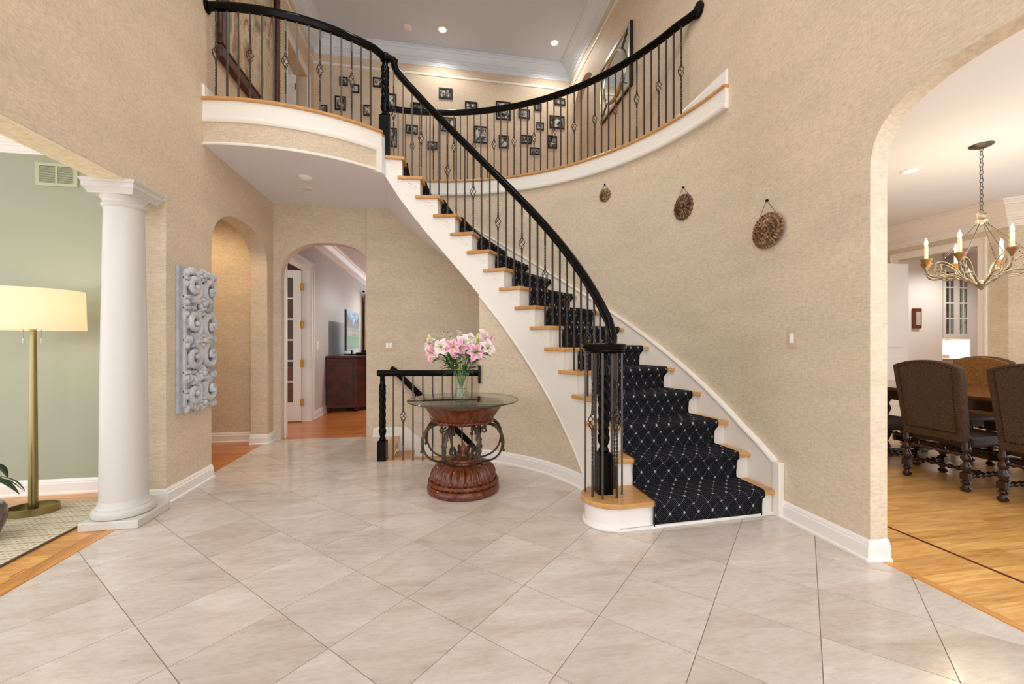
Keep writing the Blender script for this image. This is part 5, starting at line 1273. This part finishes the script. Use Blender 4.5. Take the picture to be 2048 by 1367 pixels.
for k in range(8):
    t = R_(22.5 + 45 * k - 10); ct, stt = cos(t), sin(t); g = lambda r, z: (HX + r * ct, HY + r * stt, z); up_ = Vector((-stt, ct, 0))
    am = MB().tube([g(r, z) for r, z in AP], .009, 6, up=up_).build('arm', M_chand, chd, True)
    MB().tube([g(r, z) for r, z in AP2], .0055, 6, up=up_).tube([g(r, z) for r, z in AP3], .005, 6, up=up_).build('scroll', M_chand, am, True)
    MB().lathe([(.012, -.03), (.018, -.01), (.03, .01), (.04, .03), (.045, .036), (.045, .044), (.018, .046)], 16, g(.392, 1.98)).build('bobeche', M_cup, am, True)
    MB().lathe([(.0135, .04), (.0135, .17)], 12, g(.392, 1.98)).build('candle', M_candle, am, True)
    MB().lathe([(.004, .17), (.012, .185), (.014, .2), (.009, .222), (.002, .242)], 10, g(.392, 1.98)).build('flame_bulb', M_flame, am, True)
    n_ = 26; mb = MB()
    p, q = Vector((HX, HY, 2.33)) + Vector((ct, stt, 0)) * .03, Vector(g(.30, 1.99))
    if k % 2 == 0 or True:
        for i in range(n_):
            a = p.lerp(q, i / n_); b = p.lerp(q, (i + .85) / n_); mb.tube([a, a.lerp(b, .5) + Vector((0, 0, .003 * (i % 2) - .0015)), b], .0038 if i % 2 else .0026, 5)
        mb.build('support_chain', M_iron, am)['kind'] = 'stuff'
lamp('chandelier_light', 'POINT', (HX, HY, 2.1), 22, (1, .84, .62), .35)
canlight(4.945 - .0, 3.62, ZD, 'lit recessed light in the dining room ceiling', 25)
# pantry
M_cabw = pmat('white_cabinet', rgb(230, 228, 224), .4)
pd = thing('door_3', 'white panelled pantry door folded open', 'door', (DW, 5.5, 0), kind='structure')
MB().box(6.4, 7.2, 5.30, 5.34, .01, 2.44).build('open_leaf', M_cabw, pd, bevel=.003)
MB().box(6.5, 7.1, 5.292, 5.301, .25, 1.0).box(6.5, 7.1, 5.292, 5.301, 1.15, 2.3).build('raised_panel', M_cabw, pd, bevel=.004)
pc = thing('china_cabinet', 'white wall cabinet with two glass doors in the pantry', 'cabinet', (9.2, 6.1, 1.29))
c0, c1, cz0, cz1, cy0 = 8.56, 9.14, 1.29, 2.52, 5.76
MB().box(c0 + .02, c1 - .02, 6.08, 6.099, cz0 + .02, cz1 - .02).box(c0, c0 + .02, cy0 + .021, 6.099, cz0, cz1).box(c1 - .02, c1, cy0 + .021, 6.099, cz0, cz1).box(c0 + .02, c1 - .02, cy0 + .021, 6.099, cz0, cz0 + .02).box(c0 + .02, c1 - .02, cy0 + .021, 6.099, cz1 - .02, cz1).build('carcass', M_cabw, pc)
for x0, x1 in ((c0, (c0 + c1) / 2 - .003), ((c0 + c1) / 2 + .003, c1)):
    d = MB().box(x0, x0 + .055, cy0, cy0 + .02, cz0, cz1).box(x1 - .055, x1, cy0, cy0 + .02, cz0, cz1).box(x0 + .055, x1 - .055, cy0, cy0 + .02, cz0, cz0 + .08).box(x0 + .055, x1 - .055, cy0, cy0 + .02, cz1 - .08, cz1).build('door', M_cabw, pc, bevel=.003)
    xm = (x0 + x1) / 2; mb = MB().box(xm - .011, xm + .011, cy0 + .0045, cy0 + .0155, cz0 + .08, cz1 - .08)
    for i in range(1, 4): zz = cz0 + .08 + (cz1 - cz0 - .16) * i / 4; mb.box(x0 + .055, x1 - .055, cy0 + .004, cy0 + .016, zz - .011, zz + .011)
    mb.build('muntin', M_cabw, d); MB().box(x0 + .05, x1 - .05, cy0 + .008, cy0 + .012, cz0 + .07, cz1 - .07).build('pane', M_pane, d)
MB().box(c0 + .02, c1 - .02, 6.05, 6.078, cz0 + .02, cz1 - .02).build('dark_interior', pmat('cabinet_inside', rgb(118, 112, 106), .6, noise=(rgb(160, 156, 150), 9)), pc)
ct_ = thing('pantry_counter', 'white base cabinet with a speckled granite top in the pantry', 'counter', (9.2, 5.8, 0))
MB().box(8.56, 9.14, 5.72, 6.08, .90, .94).build('granite_top', pmat('granite', rgb(176, 150, 112), .25, noise=(rgb(110, 92, 72), 60)), ct_, bevel=.004)
MB().box(8.56, 9.14, 5.75, 6.08, .0, .90).build('base', M_cabw, ct_)
MB().box(8.56, 9.14, 6.07, 6.085, .94, 1.0).build('backsplash', pmat('granite_splash', rgb(176, 150, 112), .25, noise=(rgb(110, 92, 72), 60)), ct_)
lamp('under_cabinet_light', 'AREA', (8.85, 5.93, 1.28), 5, (1, .97, .93), .2)
ppic = thing('small_picture', 'small brown framed picture on the pantry wall', 'picture', (7.98, 5.77, 1.47))
MB().box(7.90, 8.06, 5.73, 5.77, 1.46, 1.80).build('frame', pmat('brown_frame', rgb(104, 54, 28), .35), ppic, bevel=.008); MB().box(7.935, 8.025, 5.725, 5.732, 1.52, 1.74).build('print', pmat('print', rgb(190, 182, 170), .6), ppic)

# ================================================================== ROOM LAMPS (unseen ceiling cans, most of them added for fill light)
k = 0
for (x, y) in ((-1.1, .4), (1.3, .4), (-1.1, 2.2), (1.3, 2.2), (.1, 3.6)):  # unseen cans added to even out the foyer light
    canlight(x, y, ZT, ['added recessed fill light over the foyer near the front left', 'added recessed fill light over the foyer near the front right', 'added recessed fill light over the left middle of the foyer', 'added recessed fill light over the right middle of the foyer', 'added recessed fill light over the centre of the stairwell'][k], 60, 'added fill lights in the foyer ceiling'); k += 1
canlight(-2.9, 4.85, ZC, 'warm recessed light in the side hall', 60, 'recessed lights in other rooms', (1, .72, .42))
canlight(-.3, 8.2, ZC, 'added recessed fill light in the family room', 130, 'recessed lights in other rooms')  # unseen can added to brighten the family room
canlight(-.7, 10.8, ZC, 'added recessed fill light in the family room near the tan drape', 110, 'recessed lights in other rooms')  # second added can, lifts the dark drape
canlight(-3.2, 7.9, ZC, 'recessed light in the study', 12, 'recessed lights in other rooms')
canlight(8.2, 4.9, 2.75, 'added recessed fill light in the pantry', 80, 'recessed lights in other rooms')  # added can, placed to light the cabinet front
canlight(3.4, .5, ZD, 'added recessed fill light over the near side of the dining room', 20, 'recessed lights in other rooms')  # added can kept out of view, fills the dining room
canlight(-3.3, 2.2, ZC, 'added recessed fill light in the green sitting room', 25, 'recessed lights in other rooms')  # unseen can added to light the sitting room
